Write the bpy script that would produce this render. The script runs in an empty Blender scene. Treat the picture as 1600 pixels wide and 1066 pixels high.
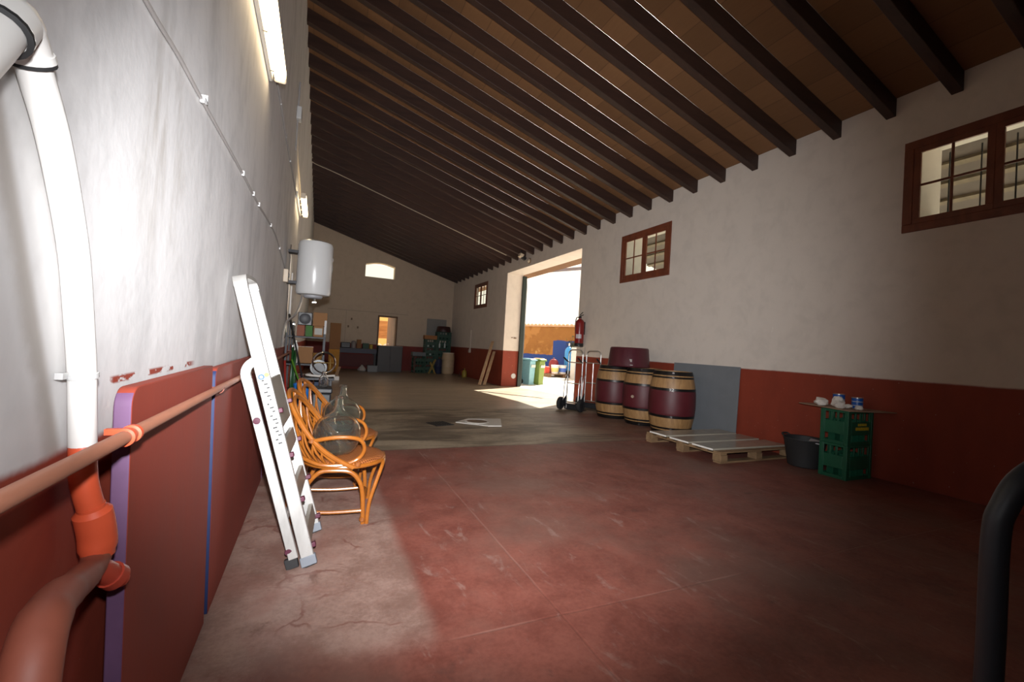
import bpy, bmesh, math, random
from mathutils import Vector, Matrix, Euler
random.seed(7)
PI = math.pi
scene = bpy.context.scene
COL = scene.collection
V = Vector

# ------------------------------------------------------------------ materials
def lin(r, g, b):
    f = lambda c: (c / 255 / 12.92) if c / 255 <= .04045 else ((c / 255 + .055) / 1.055) ** 2.4
    return (f(r), f(g), f(b))

class NT:
    """small helper that writes shader nodes"""
    def __init__(self, name):
        self.m = bpy.data.materials.new(name); self.m.use_nodes = True
        self.t = self.m.node_tree; self.t.nodes.clear()
        self.out = self.t.nodes.new('ShaderNodeOutputMaterial')
        self.bsdf = None
    def n(self, typ, **kw):
        o = self.t.nodes.new(typ)
        for k, v in kw.items(): setattr(o, k, v)
        return o
    def put(self, sock, v):
        if hasattr(v, 'links') and hasattr(v, 'node'): self.t.links.new(v, sock)
        elif v is not None:
            if isinstance(v, (tuple, list)) and len(v) == 3 and sock.type == 'RGBA': v = (*v, 1)
            sock.default_value = v
    def math(self, op, a, b=None, c=None, clamp=False):
        o = self.n('ShaderNodeMath', operation=op, use_clamp=clamp)
        for i, v in enumerate((a, b, c)):
            if v is not None: self.put(o.inputs[i], v)
        return o.outputs[0]
    def step(self, v, lo, hi):                      # smooth 0..1
        o = self.n('ShaderNodeMapRange', interpolation_type='SMOOTHSTEP')
        self.put(o.inputs['Value'], v); o.inputs['From Min'].default_value = lo; o.inputs['From Max'].default_value = hi
        return o.outputs[0]
    def pos(self):
        g = self.n('ShaderNodeNewGeometry'); return g.outputs['Position']
    def obj(self):
        return self.n('ShaderNodeTexCoord').outputs['Object']
    def xyz(self, v):
        s = self.n('ShaderNodeSeparateXYZ'); self.put(s.inputs[0], v); return s.outputs
    def scale(self, v, s):
        m = self.n('ShaderNodeMapping'); self.put(m.inputs['Vector'], v); m.inputs['Scale'].default_value = s
        return m.outputs[0]
    def noise(self, v, scale, detail=4, rough=.55, dist=0):
        o = self.n('ShaderNodeTexNoise')
        self.put(o.inputs['Vector'], v); o.inputs['Scale'].default_value = scale
        o.inputs['Detail'].default_value = detail; o.inputs['Roughness'].default_value = rough; o.inputs['Distortion'].default_value = dist
        return o.outputs['Fac']
    def mix(self, f, a, b):
        o = self.n('ShaderNodeMix', data_type='RGBA')
        self.put(o.inputs['Factor'], f); self.put(o.inputs[6], a); self.put(o.inputs[7], b)
        return o.outputs[2]
    def bump(self, h, strength=.3, dist=.01):
        o = self.n('ShaderNodeBump'); self.put(o.inputs['Height'], h)
        o.inputs['Strength'].default_value = strength; o.inputs['Distance'].default_value = dist
        return o.outputs[0]
    def surf(self, color, rough=.6, metal=0, normal=None, **kw):
        b = self.n('ShaderNodeBsdfPrincipled'); self.bsdf = b
        self.put(b.inputs['Base Color'], color); self.put(b.inputs['Roughness'], rough); self.put(b.inputs['Metallic'], metal)
        if normal is not None: self.put(b.inputs['Normal'], normal)
        for k, v in kw.items(): self.put(b.inputs[k.replace('_', ' ')], v)
        self.t.links.new(b.outputs[0], self.out.inputs[0])
        return self.m

MATS = {}
def M(name, c=None, rough=.6, metal=0, var=.12, nscale=14, bump=.08, stretch=(1, 1, 1), **kw):
    """plain procedural material: a colour with soft mottling and a fine bump"""
    if name in MATS: return MATS[name]
    t = NT(name)
    v = t.scale(t.obj(), stretch)
    f = t.noise(v, nscale, 5)
    c = tuple(c)
    col = t.mix(f, tuple(x * (1 - var) for x in c), tuple(min(1, x * (1 + var)) for x in c))
    r = t.math('ADD', t.math('MULTIPLY', f, .15), rough - .07)
    MATS[name] = t.surf(col, r, metal, t.bump(t.noise(v, nscale * 4, 3), bump, .004) if bump else None, **kw)
    return MATS[name]

def emit(name, c, s):
    if name in MATS: return MATS[name]
    t = NT(name); e = t.n('ShaderNodeEmission'); e.inputs[0].default_value = (*c, 1); e.inputs[1].default_value = s
    t.t.links.new(e.outputs[0], t.out.inputs[0]); MATS[name] = t.m; return t.m

def pane_glass(name='window_glass'):
    if name in MATS: return MATS[name]
    t = NT(name)
    tr = t.n('ShaderNodeBsdfTransparent'); tr.inputs[0].default_value = (.86, .9, .88, 1)
    gl = t.n('ShaderNodeBsdfGlossy'); gl.inputs['Roughness'].default_value = .05
    lw = t.n('ShaderNodeLayerWeight'); lw.inputs[0].default_value = .5
    fr = t.math('ADD', .03, t.math('MULTIPLY', t.math('POWER', lw.outputs['Facing'], 5), .8))
    mx = t.n('ShaderNodeMixShader'); t.t.links.new(fr, mx.inputs[0])
    t.t.links.new(tr.outputs[0], mx.inputs[1]); t.t.links.new(gl.outputs[0], mx.inputs[2])
    t.t.links.new(mx.outputs[0], t.out.inputs[0]); MATS[name] = t.m; return t.m

RED = (.30, .043, .02)
def wall_mat(name, ztop, wob=.02, wid=.012, white=(.70, .665, .62), red=RED, zslope=None, stain=.25, run=.28, left=False):
    """whitewashed plaster over a red painted dado, the edge brushed by hand"""
    t = NT(name); p = t.pos(); X, Y, Z = t.xyz(p)
    edge = t.math('ADD', Z, t.math('MULTIPLY', t.math('SUBTRACT', t.noise(p, 3.0, 5, .65), .5), wob * 2))
    if zslope:                                        # painted line steps along the wall
        y0, y1, z0 = zslope
        s = t.step(Y, y0, y1)
        edge = t.math('ADD', edge, t.math('MULTIPLY', t.math('SUBTRACT', 1, s), ztop - z0))
    up = t.step(edge, ztop - wid, ztop + wid)
    streak = t.noise(t.scale(p, (1.4, 1.4, run)), 2.6, 6, .62, .4)
    fine = t.noise(p, 9, 6, .6)
    dirt = t.step(t.math('ADD', streak, t.math('MULTIPLY', fine, .35)), .58, .92)
    wcol = t.mix(t.math('MULTIPLY', dirt, stain * 2.2), white, tuple(c * .62 for c in white))
    flake = t.step(t.noise(t.scale(p, (1, 1, .6)), 11, 6, .7), .69, .73)
    wcol = t.mix(t.math('MULTIPLY', flake, .5), wcol, (.84, .82, .78))
    if left:                                          # brown-grey band following the downpipe, damp patch, stray brush marks
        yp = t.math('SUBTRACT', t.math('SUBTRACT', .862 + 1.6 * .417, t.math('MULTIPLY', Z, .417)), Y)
        pipe_band = t.math('MULTIPLY', t.step(yp, .0, .03), t.math('SUBTRACT', 1, t.step(t.math('ADD', yp, t.math('MULTIPLY', fine, .05)), .06, .11)))
        wcol = t.mix(t.math('MULTIPLY', pipe_band, .6), wcol, (.27, .225, .18))
        dy = t.math('DIVIDE', t.math('SUBTRACT', Y, 1.62), .35); dz = t.math('DIVIDE', t.math('SUBTRACT', Z, 1.72), .42)
        rad = t.math('ADD', t.math('MULTIPLY', dy, dy), t.math('MULTIPLY', dz, dz))
        damp = t.math('MULTIPLY', t.math('SUBTRACT', 1, t.step(rad, .1, 1.1)), t.step(streak, .42, .62))
        wcol = t.mix(t.math('MULTIPLY', damp, .55), wcol, (.38, .33, .27))
        b1_ = t.math('MULTIPLY', t.step(Z, 1.055, 1.062), t.math('SUBTRACT', 1, t.step(Z, 1.072, 1.08)))
        b1_ = t.math('MULTIPLY', b1_, t.math('MULTIPLY', t.step(Y, 1.3, 1.34), t.math('SUBTRACT', 1, t.step(Y, 2.0, 2.1))))
        b1_ = t.math('MULTIPLY', b1_, t.step(t.noise(t.scale(p, (1, 1, 3)), 8, 4), .50, .54))
        wcol = t.mix(b1_, wcol, red)
    rcol = t.mix(t.noise(t.scale(p, (1, 1, .4)), 4, 6), tuple(c * .72 for c in red), tuple(c * 1.22 for c in red))
    chips = t.step(t.noise(p, 38, 3, .5), .735, .75)
    rcol = t.mix(chips, rcol, (.5, .42, .38))
    col = t.mix(up, rcol, wcol)
    h = t.math('ADD', t.math('MULTIPLY', t.noise(p, 2.2, 5, .6), 1.0), t.math('MULTIPLY', fine, .35))
    MATS[name] = t.surf(col, t.math('ADD', .72, t.math('MULTIPLY', up, .15)), 0, t.bump(h, .16, .03))
    return MATS[name]

def floor_mat():
    t = NT('painted_concrete_floor'); p = t.pos(); X, Y, Z = t.xyz(p)
    big = t.noise(p, .9, 5, .6); mid = t.noise(p, 3.2, 6, .62, .3); fine = t.noise(p, 16, 6, .65)
    w = t.math('MULTIPLY', t.math('SUBTRACT', mid, .5), .22)
    Xw = t.math('ADD', X, w); Yw = t.math('ADD', Y, w)
    # worn red paint
    grit = t.noise(p, 42, 5, .7)
    red = t.mix(t.step(t.math('ADD', t.math('MULTIPLY', mid, .65), t.math('MULTIPLY', grit, .35)), .33, .67), (.150, .040, .028), (.262, .086, .062))
    red = t.mix(t.math('MULTIPLY', t.step(big, .42, .68), .75), red, (.185, .098, .076))
    scuff = t.step(t.math('ADD', t.noise(t.scale(p, (1.6, .5, 1)), 5, 6, .7, .8), t.math('MULTIPLY', fine, .3)), .72, .86)
    red = t.mix(t.math('MULTIPLY', scuff, .45), red, (.33, .22, .185))
    dk = t.step(t.math('ADD', t.noise(p, 2.1, 6, .68, .9), t.math('MULTIPLY', fine, .22)), .74, .84)
    red = t.mix(t.math('MULTIPLY', dk, .7), red, (.105, .043, .034))
    # pale worn patch beside the left wall
    px = t.math('SUBTRACT', 1, t.step(t.math('ADD', X, t.math('MULTIPLY', w, .25)), .47, .56))
    py = t.math('MULTIPLY', t.step(Yw, 1.62, 1.86), t.math('SUBTRACT', 1, t.step(Yw, 4.0, 4.5)))
    patch = t.math('MULTIPLY', px, py)
    pale = t.mix(t.step(t.math('ADD', t.math('MULTIPLY', mid, .7), t.math('MULTIPLY', grit, .3)), .35, .65), (.21, .125, .098), (.375, .255, .21))
    reddish = t.step(t.noise(p, 1.7, 5, .6, .5), .46, .66)
    pale = t.mix(t.math('MULTIPLY', reddish, .55), pale, (.27, .115, .09))
    vo = t.n('ShaderNodeTexVoronoi', feature='DISTANCE_TO_EDGE')
    wv = t.n('ShaderNodeVectorMath', operation='ADD')
    ns = t.n('ShaderNodeTexNoise'); t.put(ns.inputs['Vector'], p); ns.inputs['Scale'].default_value = 4; ns.inputs['Detail'].default_value = 5
    t.put(wv.inputs[0], p); sc = t.n('ShaderNodeVectorMath', operation='SCALE'); t.put(sc.inputs[0], ns.outputs['Color']); sc.inputs['Scale'].default_value = .35
    t.put(wv.inputs[1], sc.outputs[0]); t.put(vo.inputs['Vector'], wv.outputs[0]); vo.inputs['Scale'].default_value = 2.3
    crack = t.math('SUBTRACT', 1, t.step(vo.outputs['Distance'], .004, .035))
    crack = t.math('MULTIPLY', crack, t.step(t.noise(p, 3.1, 2), .45, .6))
    pale = t.mix(t.math('MULTIPLY', crack, .7), pale, (.16, .055, .042))
    blot = t.step(t.noise(p, 3.4, 5, .6, .6), .62, .70)
    pale = t.mix(t.math('MULTIPLY', blot, .65), pale, (.13, .062, .045))
    paint = t.mix(t.math('MULTIPLY', patch, .92), red, pale)
    # bare concrete further in
    con = t.mix(t.step(t.noise(t.scale(p, (.55, 1.5, 1)), 1.5, 7, .66, .6), .38, .64), (.095, .068, .043), (.41, .325, .225))
    con = t.mix(t.math('MULTIPLY', fine, .4), con, (.24, .20, .15))
    con = t.mix(t.math('MULTIPLY', t.step(t.noise(p, 24, 5, .7), .5, .7), .35), con, (.12, .092, .066))
    spots = t.step(t.noise(t.scale(p, (.6, 1.4, 1)), 2.2, 6, .7, .5), .60, .72)
    con = t.mix(t.math('MULTIPLY', spots, .55), con, (.085, .066, .05))
    light = t.step(Yw, 7.7, 8.0)
    con = t.mix(t.math('MULTIPLY', light, .55), con, (.47, .39, .29))
    rr = t.math('MULTIPLY', t.step(Xw, 3.3, 4.4), t.math('SUBTRACT', 1, t.step(Yw, 6.9, 7.5)))
    con = t.mix(t.math('MULTIPLY', rr, .7), con, red)
    side = t.step(t.math('ADD', Y, t.math('MULTIPLY', w, .25)), 4.86, 4.91)
    col = t.mix(side, paint, con)
    def line(c, pos, wd, wob=.08):
        d = t.math('ABSOLUTE', t.math('SUBTRACT', t.math('ADD', c, t.math('MULTIPLY', w, wob)), pos))
        return t.math('SUBTRACT', 1, t.step(d, wd * .3, wd))
    fr = t.math('SUBTRACT', 1, side)
    j1 = t.math('MULTIPLY', line(X, 1.09, .009), fr)
    j2 = t.math('MULTIPLY', line(Y, 1.70, .009), t.step(X, .5, .7))
    j3 = line(Y, 4.885, .017)
    j4 = line(Y, 8.05, .02, .3)
    jl = t.math('MULTIPLY', t.math('MULTIPLY', t.math('MAXIMUM', j1, j2), t.step(t.noise(p, 2.2, 3), .4, .6)), .30)
    col = t.mix(jl, col, (.36, .21, .17))
    col = t.mix(t.math('MULTIPLY', t.math('MAXIMUM', j3, j4), .7), col, (.10, .06, .045))
    sp = t.step(t.noise(p, 60, 2, .5), .79, .80)
    col = t.mix(t.math('MULTIPLY', sp, .5), col, (.6, .55, .5))
    rough = t.math('ADD', t.math('SUBTRACT', .40, t.math('MULTIPLY', light, .20)), t.math('MULTIPLY', fine, .28))
    h = t.math('ADD', t.math('MULTIPLY', mid, .6), t.math('MULTIPLY', fine, .25))
    h = t.math('SUBTRACT', h, t.math('MULTIPLY', t.math('MAXIMUM', j3, t.math('MAXIMUM', j1, j2)), .5))
    MATS['floor'] = t.surf(col, rough, 0, t.bump(h, .25, .012))
    return MATS['floor']

def deck_mat():
    t = NT('timber_roof_boards'); p = t.pos(); X, Y, Z = t.xyz(p)
    row = t.math('FLOOR', t.math('DIVIDE', X, .36))
    seam = t.math('PINGPONG', X, .18)
    cell = t.n('ShaderNodeTexWhiteNoise', noise_dimensions='2D')
    cb = t.n('ShaderNodeCombineXYZ'); t.put(cb.inputs[0], row); t.put(cb.inputs[1], t.math('FLOOR', t.math('DIVIDE', t.math('ADD', Y, .03), .558)))
    t.put(cell.inputs['Vector'], cb.outputs[0])
    grain = t.noise(t.scale(p, (14, 1.2, 1)), 3, 5, .6)
    col = t.mix(cell.outputs['Value'], (.20, .098, .040), (.285, .14, .058))
    col = t.mix(t.math('MULTIPLY', grain, .5), col, (.14, .062, .024))
    s = t.math('SUBTRACT', 1, t.step(seam, .002, .008))
    col = t.mix(t.math('MULTIPLY', s, .6), col, (.1, .045, .02))
    MATS['deck'] = t.surf(col, .7, 0, t.bump(grain, .15, .004)); return MATS['deck']

def wood(name, a, b, rough=.55, sc=6, stretch=(1, 1, 1), ringy=.6):
    if name in MATS: return MATS[name]
    t = NT(name); v = t.scale(t.obj(), stretch)
    f = t.noise(v, sc, 6, .6, ringy)
    col = t.mix(t.step(f, .3, .7), a, b)
    MATS[name] = t.surf(col, rough, 0, t.bump(f, .2, .003)); return MATS[name]

def glass_mat(name, c, rough=.02):
    if name in MATS: return MATS[name]
    t = NT(name); f = t.noise(t.obj(), 6, 3)
    MATS[name] = t.surf(t.mix(f, c, tuple(min(1, x * 1.03) for x in c)), rough, 0, t.bump(f, .06, .01), Transmission_Weight=.985, IOR=1.45)
    return MATS[name]

def rattan_mat():
    t = NT('varnished_rattan'); p = t.obj()
    f = t.noise(p, 26, 5, .6); k = t.noise(p, 6, 3)
    col = t.mix(f, (.21, .058, .008), (.42, .145, .020)); col = t.mix(t.math('MULTIPLY', k, .4), col, (.29, .085, .012))
    MATS['rattan'] = t.surf(col, .28, 0, t.bump(f, .1, .003), Coat_Weight=.4, Coat_Roughness=.15); return MATS['rattan']

def weave_mat():
    t = NT('woven_rattan'); p = t.obj(); X, Y, Z = t.xyz(p)
    a = t.math('SINE', t.math('MULTIPLY', X, 260)); b = t.math('SINE', t.math('MULTIPLY', Y, 260))
    w = t.math('MULTIPLY', a, b); f = t.step(w, -.6, .6)
    col = t.mix(f, (.13, .030, .008), (.40, .125, .03)); col = t.mix(t.math('MULTIPLY', t.noise(p, 12, 4), .4), col, (.46, .17, .055))
    MATS['weave'] = t.surf(col, .4, 0, t.bump(w, .5, .004)); return MATS['weave']

def ochre_wall_mat():
    t = NT('ochre_courtyard_render'); p = t.pos(); X, Y, Z = t.xyz(p)
    f = t.noise(p, .55, 6, .62, .5); g = t.noise(p, 2.4, 6, .65)
    col = t.mix(g, (.22, .088, .018), (.33, .15, .036))
    col = t.mix(t.math('MULTIPLY', t.step(f, .52, .56), .7), col, (.40, .19, .055))
    pale = t.step(t.noise(p, .8, 3, .5), .67, .69)
    col = t.mix(t.math('MULTIPLY', pale, .7), col, (.55, .36, .13))
    w = t.math('MULTIPLY', t.math('SUBTRACT', g, .5), .22)
    zt = t.math('ADD', .95, t.math('MULTIPLY', t.math('LESS_THAN', Y, 21.75), .85))
    blue = t.step(t.math('SUBTRACT', zt, t.math('ADD', Z, w)), -.02, .03)
    col = t.mix(blue, col, (.022, .058, .24))
    MATS['ochre'] = t.surf(col, .9, 0, t.bump(g, .3, .03)); return MATS['ochre']

def alu_mat():
    t = NT('worn_aluminium'); p = t.obj(); f = t.noise(t.scale(p, (1, 1, .25)), 22, 6, .65); g = t.noise(p, 90, 3)
    dots = t.step(g, .68, .72)
    col = t.mix(f, (.40, .39, .365), (.60, .595, .58)); col = t.mix(t.math('MULTIPLY', dots, .35), col, (.2, .19, .17))
    MATS['alu'] = t.surf(col, t.math('ADD', .34, t.math('MULTIPLY', f, .2)), .55, t.bump(f, .1, .003)); return MATS['alu']

# ------------------------------------------------------------------ meshes
class MB:
    def __init__(self): self.b = bmesh.new(); self.mi = 0
    def _tag(self, faces):
        for f in faces: f.material_index = self.mi
    def mat(self, i): self.mi = i; return self
    def box(self, c, s, rot=(0, 0, 0), taper=1.0):
        R = Euler(rot).to_matrix(); c = V(c); vs = []
        for z in (-.5, .5):
            k = 1 if z < 0 else taper
            for x, y in ((-.5, -.5), (.5, -.5), (.5, .5), (-.5, .5)):
                vs.append(self.b.verts.new(c + R @ V((x * s[0] * k, y * s[1] * k, z * s[2]))))
        q = [(3, 2, 1, 0), (4, 5, 6, 7), (0, 1, 5, 4), (1, 2, 6, 5), (2, 3, 7, 6), (3, 0, 4, 7)]
        self._tag([self.b.faces.new([vs[i] for i in f]) for f in q]); return self
    def bar(self, a, b, w, h, up=(0, 0, 1)):
        """rectangular bar from a to b; w along side, h along up"""
        a, b = V(a), V(b); d = (b - a).normalized(); s = d.cross(V(up))
        s = s.normalized() if s.length > 1e-6 else V((1, 0, 0)); u = s.cross(d).normalized()
        r = []
        for p in (a, b):
            r.append([self.b.verts.new(p + s * x * w / 2 + u * y * h / 2) for x, y in ((-1, -1), (1, -1), (1, 1), (-1, 1))])
        fs = [self.b.faces.new(list(reversed(r[0]))), self.b.faces.new(r[1])]
        for i in range(4):
            j = (i + 1) % 4; fs.append(self.b.faces.new([r[0][i], r[0][j], r[1][j], r[1][i]]))
        self._tag(fs); self.b.normal_update(); return self
    def strip(self, path, side, ws, wu):
        """flat bar swept along a path; ws along the constant side direction, wu across it"""
        P = [V(p) for p in path]; s = V(side).normalized(); rings = []
        for i, p in enumerate(P):
            t = (P[min(i + 1, len(P) - 1)] - P[max(i - 1, 0)]).normalized(); u = s.cross(t).normalized()
            rings.append([self.b.verts.new(p + s * x * ws / 2 + u * y * wu / 2) for x, y in ((-1, -1), (1, -1), (1, 1), (-1, 1))])
        fs = [self.b.faces.new(list(reversed(rings[0]))), self.b.faces.new(rings[-1])]
        for a, b in zip(rings, rings[1:]):
            for i in range(4):
                j = (i + 1) % 4; fs.append(self.b.faces.new([a[i], a[j], b[j], b[i]]))
        self._tag(fs); return self
    def prism(self, pts, ext):
        """polygon pts (3D, planar) extruded by vector ext"""
        e = V(ext); a = [self.b.verts.new(V(p)) for p in pts]; b = [self.b.verts.new(V(p) + e) for p in pts]
        n = len(a); fs = [self.b.faces.new(list(reversed(a))), self.b.faces.new(b)]
        for i in range(n):
            j = (i + 1) % n; fs.append(self.b.faces.new([a[i], a[j], b[j], b[i]]))
        self._tag(fs); return self
    def tube(self, pts, r, n=10, closed=False, cap=True, flat=None):
        pts = [V(p) for p in pts]; m = len(pts); rr = r if isinstance(r, (list, tuple)) else [r] * m
        rings = []; prev = None
        for i, p in enumerate(pts):
            if closed: t = pts[(i + 1) % m] - pts[i - 1]
            else: t = pts[min(i + 1, m - 1)] - pts[max(i - 1, 0)]
            t.normalize()
            if prev is None:
                a = V((0, 0, 1)) if abs(t.z) < .9 else V((1, 0, 0)); u = t.cross(a).normalized()
            else:
                u = (prev - t * prev.dot(t)); u = u.normalized() if u.length > 1e-6 else t.orthogonal().normalized()
            prev = u; w = t.cross(u)
            rings.append([self.b.verts.new(p + u * math.cos(2 * PI * k / n) * rr[i] + w * math.sin(2 * PI * k / n) * rr[i]) for k in range(n)])
        fs = []
        for i in range(m if closed else m - 1):
            A, B = rings[i], rings[(i + 1) % m]; off = 0
            if closed and i == m - 1:
                off = min(range(n), key=lambda o: (A[0].co - B[o].co).length)
            for k in range(n):
                fs.append(self.b.faces.new([A[k], A[(k + 1) % n], B[(k + 1 + off) % n], B[(k + off) % n]]))
        if cap and not closed:
            fs.append(self.b.faces.new(list(reversed(rings[0])))); fs.append(self.b.faces.new(rings[-1]))
        self._tag(fs); return self
    def lathe(self, prof, c=(0, 0, 0), n=32, axis=None, a0=0, a1=2 * PI):
        """profile [(r,z)...] turned about z (or about axis)"""
        c = V(c); Q = V((0, 0, 1)).rotation_difference(V(axis)).to_matrix() if axis is not None else Matrix.Identity(3)
        rings = []
        for r, z in prof:
            if r < 1e-5: rings.append([self.b.verts.new(c + Q @ V((0, 0, z)))])
            else: rings.append([self.b.verts.new(c + Q @ V((r * math.cos(2 * PI * k / n), r * math.sin(2 * PI * k / n), z))) for k in range(n)])
        fs = []
        for A, B in zip(rings, rings[1:]):
            if len(A) == 1 and len(B) == 1: continue
            for k in range(n):
                j = (k + 1) % n
                if len(A) == 1: fs.append(self.b.faces.new([A[0], B[j], B[k]]))
                elif len(B) == 1: fs.append(self.b.faces.new([A[k], A[j], B[0]]))
                else: fs.append(self.b.faces.new([A[k], A[j], B[j], B[k]]))
        self._tag(fs); return self
    def build(self, name, mats, parent=None, bevel=0, loc=None, rot=None, sharp=35, fix=True):
        if fix: bmesh.ops.recalc_face_normals(self.b, faces=self.b.faces)
        me = bpy.data.meshes.new(name); self.b.to_mesh(me); self.b.free()
        for m in (mats if isinstance(mats, (list, tuple)) else [mats]): me.materials.append(m)
        me.polygons.foreach_set('use_smooth', [True] * len(me.polygons)); me.set_sharp_from_angle(angle=math.radians(sharp))
        o = bpy.data.objects.new(name, me); COL.objects.link(o)
        if loc: o.location = loc
        if rot: o.rotation_euler = rot
        if parent: o.parent = parent
        if bevel:
            md = o.modifiers.new('bevel', 'BEVEL'); md.width = bevel; md.segments = 2; md.limit_method = 'ANGLE'; md.angle_limit = math.radians(40)
        return o

def tag(o, label, cat, group=None, kind=None):
    o['label'] = label; o['category'] = cat
    if group: o['group'] = group
    if kind: o['kind'] = kind
    return o
def thing(name, label, cat, loc=(0, 0, 0), rz=0, group=None, rot=None):
    o = bpy.data.objects.new(name, None); o.empty_display_size = .1; COL.objects.link(o)
    o.location = loc; o.rotation_euler = rot or (0, 0, rz)
    return tag(o, label, cat, group)
def dup(root, loc, rz=0, label=None, rot=None, cat=None, group=None):
    r = root.copy(); COL.objects.link(r); r.location = loc; r.rotation_euler = rot or (0, 0, rz)
    if label: r['label'] = label
    if group: r['group'] = group
    for ch in list(root.children):
        c = ch.copy(); COL.objects.link(c); c.parent = r
        for g in list(ch.children):
            d = g.copy(); COL.objects.link(d); d.parent = c
    return r
def arc(c, r, a0, a1, n, plane='xz'):
    out = []
    for i in range(n + 1):
        a = a0 + (a1 - a0) * i / n; x, y = r * math.cos(a), r * math.sin(a)
        out.append(V(c) + (V((x, 0, y)) if plane == 'xz' else V((x, y, 0)) if plane == 'xy' else V((0, x, y))))
    return out
def curve(pts, n=6, closed=False):
    """Catmull-Rom through pts"""
    P = [V(p) for p in pts]; m = len(P); out = []
    g = (lambda i: P[i % m]) if closed else (lambda i: P[max(0, min(m - 1, i))])
    for i in range(m if closed else m - 1):
        a, b, c, d = g(i - 1), g(i), g(i + 1), g(i + 2)
        for k in range(n):
            t = k / n
            out.append(.5 * ((2 * b) + (c - a) * t + (2 * a - 5 * b + 4 * c - d) * t * t + (3 * b - a - 3 * c + d) * t ** 3))
    if not closed: out.append(P[-1])
    return out

def grid_wall(name, axis, v0, v1, u0, u1, z0, z1, holes, mats, label, clip=None, holemat=0):
    """solid wall with rectangular openings; axis 0: plane x in v0..v1, u = y; axis 1: plane y, u = x"""
    us = sorted({u0, u1, *[h[0] for h in holes], *[h[1] for h in holes]})
    zs = sorted({z0, z1, *[h[2] for h in holes], *[h[3] for h in holes]})
    solid = {}
    for i in range(len(us) - 1):
        for j in range(len(zs) - 1):
            cu, cz = (us[i] + us[i + 1]) / 2, (zs[j] + zs[j + 1]) / 2
            solid[i, j] = not any(h[0] < cu < h[1] and h[2] < cz < h[3] for h in holes)
    b = bmesh.new(); cache = {}
    def vt(v, u, z):
        k = (v, u, z)
        if k not in cache: cache[k] = b.verts.new((v, u, z) if axis == 0 else (u, v, z))
        return cache[k]
    for (i, j), s in solid.items():
        if not s: continue
        a, c, d, e = us[i], us[i + 1], zs[j], zs[j + 1]
        for v in (v0, v1): b.faces.new([vt(v, a, d), vt(v, c, d), vt(v, c, e), vt(v, a, e)])
        for di, dj, q in ((-1, 0, (a, d, a, e)), (1, 0, (c, d, c, e)), (0, -1, (a, d, c, d)), (0, 1, (a, e, c, e))):
            if not solid.get((i + di, j + dj), False):
                b.faces.new([vt(v0, q[0], q[1]), vt(v1, q[0], q[1]), vt(v1, q[2], q[3]), vt(v0, q[2], q[3])])
    if clip:
        g = b.verts[:] + b.edges[:] + b.faces[:]
        r = bmesh.ops.bisect_plane(b, geom=g, plane_co=clip[0], plane_no=clip[1], clear_outer=True)
        ed = [x for x in r['geom_cut'] if isinstance(x, bmesh.types.BMEdge)]
        bmesh.ops.holes_fill(b, edges=ed)
    mb = MB(); mb.b.free(); mb.b = b
    o = mb.build(name, mats); tag(o, label, 'wall', kind='structure'); return o

# ================================================================== camera
F_PX = 677.0; YAW, PIT, ROL = map(math.radians, (24.1, .94, 3.43)); EYE = V((0, 0, 1.2))
fw = V((math.sin(YAW) * math.cos(PIT), math.cos(YAW) * math.cos(PIT), math.sin(PIT)))
rt = V((math.cos(YAW), -math.sin(YAW), 0)); up = rt.cross(fw)
c_, s_ = math.cos(ROL), math.sin(ROL)
rt, up = c_ * rt + s_ * up, -s_ * rt + c_ * up
cd = bpy.data.cameras.new('camera'); cd.sensor_width = 36; cd.lens = F_PX / 1600 * 36; cd.clip_start = .05; cd.clip_end = 300
cam = bpy.data.objects.new('camera', cd); COL.objects.link(cam)
cam.matrix_world = Matrix(((rt.x, up.x, -fw.x, EYE.x), (rt.y, up.y, -fw.y, EYE.y), (rt.z, up.z, -fw.z, EYE.z), (0, 0, 0, 1)))
scene.camera = cam

def W(root):                      # parts written in world coordinates under an unrotated root
    return dict(parent=root, loc=tuple(-V(root.location)))

# ================================================================== common materials
white_pvc = M('white_pvc', lin(232, 230, 226), .35, var=.04)
red_paint = M('red_gloss_paint', (.42, .055, .03), .38, var=.18, nscale=20)
orange_paint = M('orange_red_paint', (.62, .09, .035), .4, var=.12)
dusty_red = M('dusty_red_paint', (.23, .062, .036), .6, var=.22, nscale=18)
board_red = M('board_red_paint', (.255, .036, .018), .72, var=.22, nscale=7, stretch=(1, 1, .35), bump=.15)
lavender = M('lavender_edge_paint', (.13, .062, .135), .6, var=.3, nscale=12)
blue_edge = M('blue_edge_paint', (.008, .020, .08), .6, var=.2)
dark_steel = M('dark_steel', (.026, .026, .029), .5, .4)
steel = M('bright_steel', (.55, .54, .52), .3, .9, var=.08)
chrome = M('chrome', (.75, .75, .75), .15, 1.0, var=.03, bump=0)
black_rubber = M('black_rubber', (.02, .02, .021), .65)
black_plastic = M('black_plastic', (.016, .016, .018), .42)
dark_green = M('dark_green_paint', (.006, .017, .013), .45)
crate_green = M('green_crate_plastic', (.010, .095, .048), .42, var=.15)
window_wood = wood('red_brown_window_wood', (.13, .030, .012), (.20, .052, .020), .5, 7, (1, 1, .4))
raw_wood = wood('raw_pallet_wood', (.17, .10, .048), (.27, .17, .088), .75, 5, (.4, 2, 2))
plank_wood = wood('pale_plank_wood', (.33, .21, .12), (.45, .30, .18), .75, 5, (2, 2, .3))
oak = wood('pale_oak_staves', (.27, .145, .056), (.39, .225, .092), .5, 9, (2.5, 2.5, .25))
wine_paint = M('wine_red_barrel_band', (.085, .009, .014), .5, var=.25, nscale=6)
hoop_steel = M('barrel_hoop_steel', (.03, .027, .026), .36, .75, var=.3)
cardboard = M('brown_cardboard', (.22, .105, .04), .85, var=.1)
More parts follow.
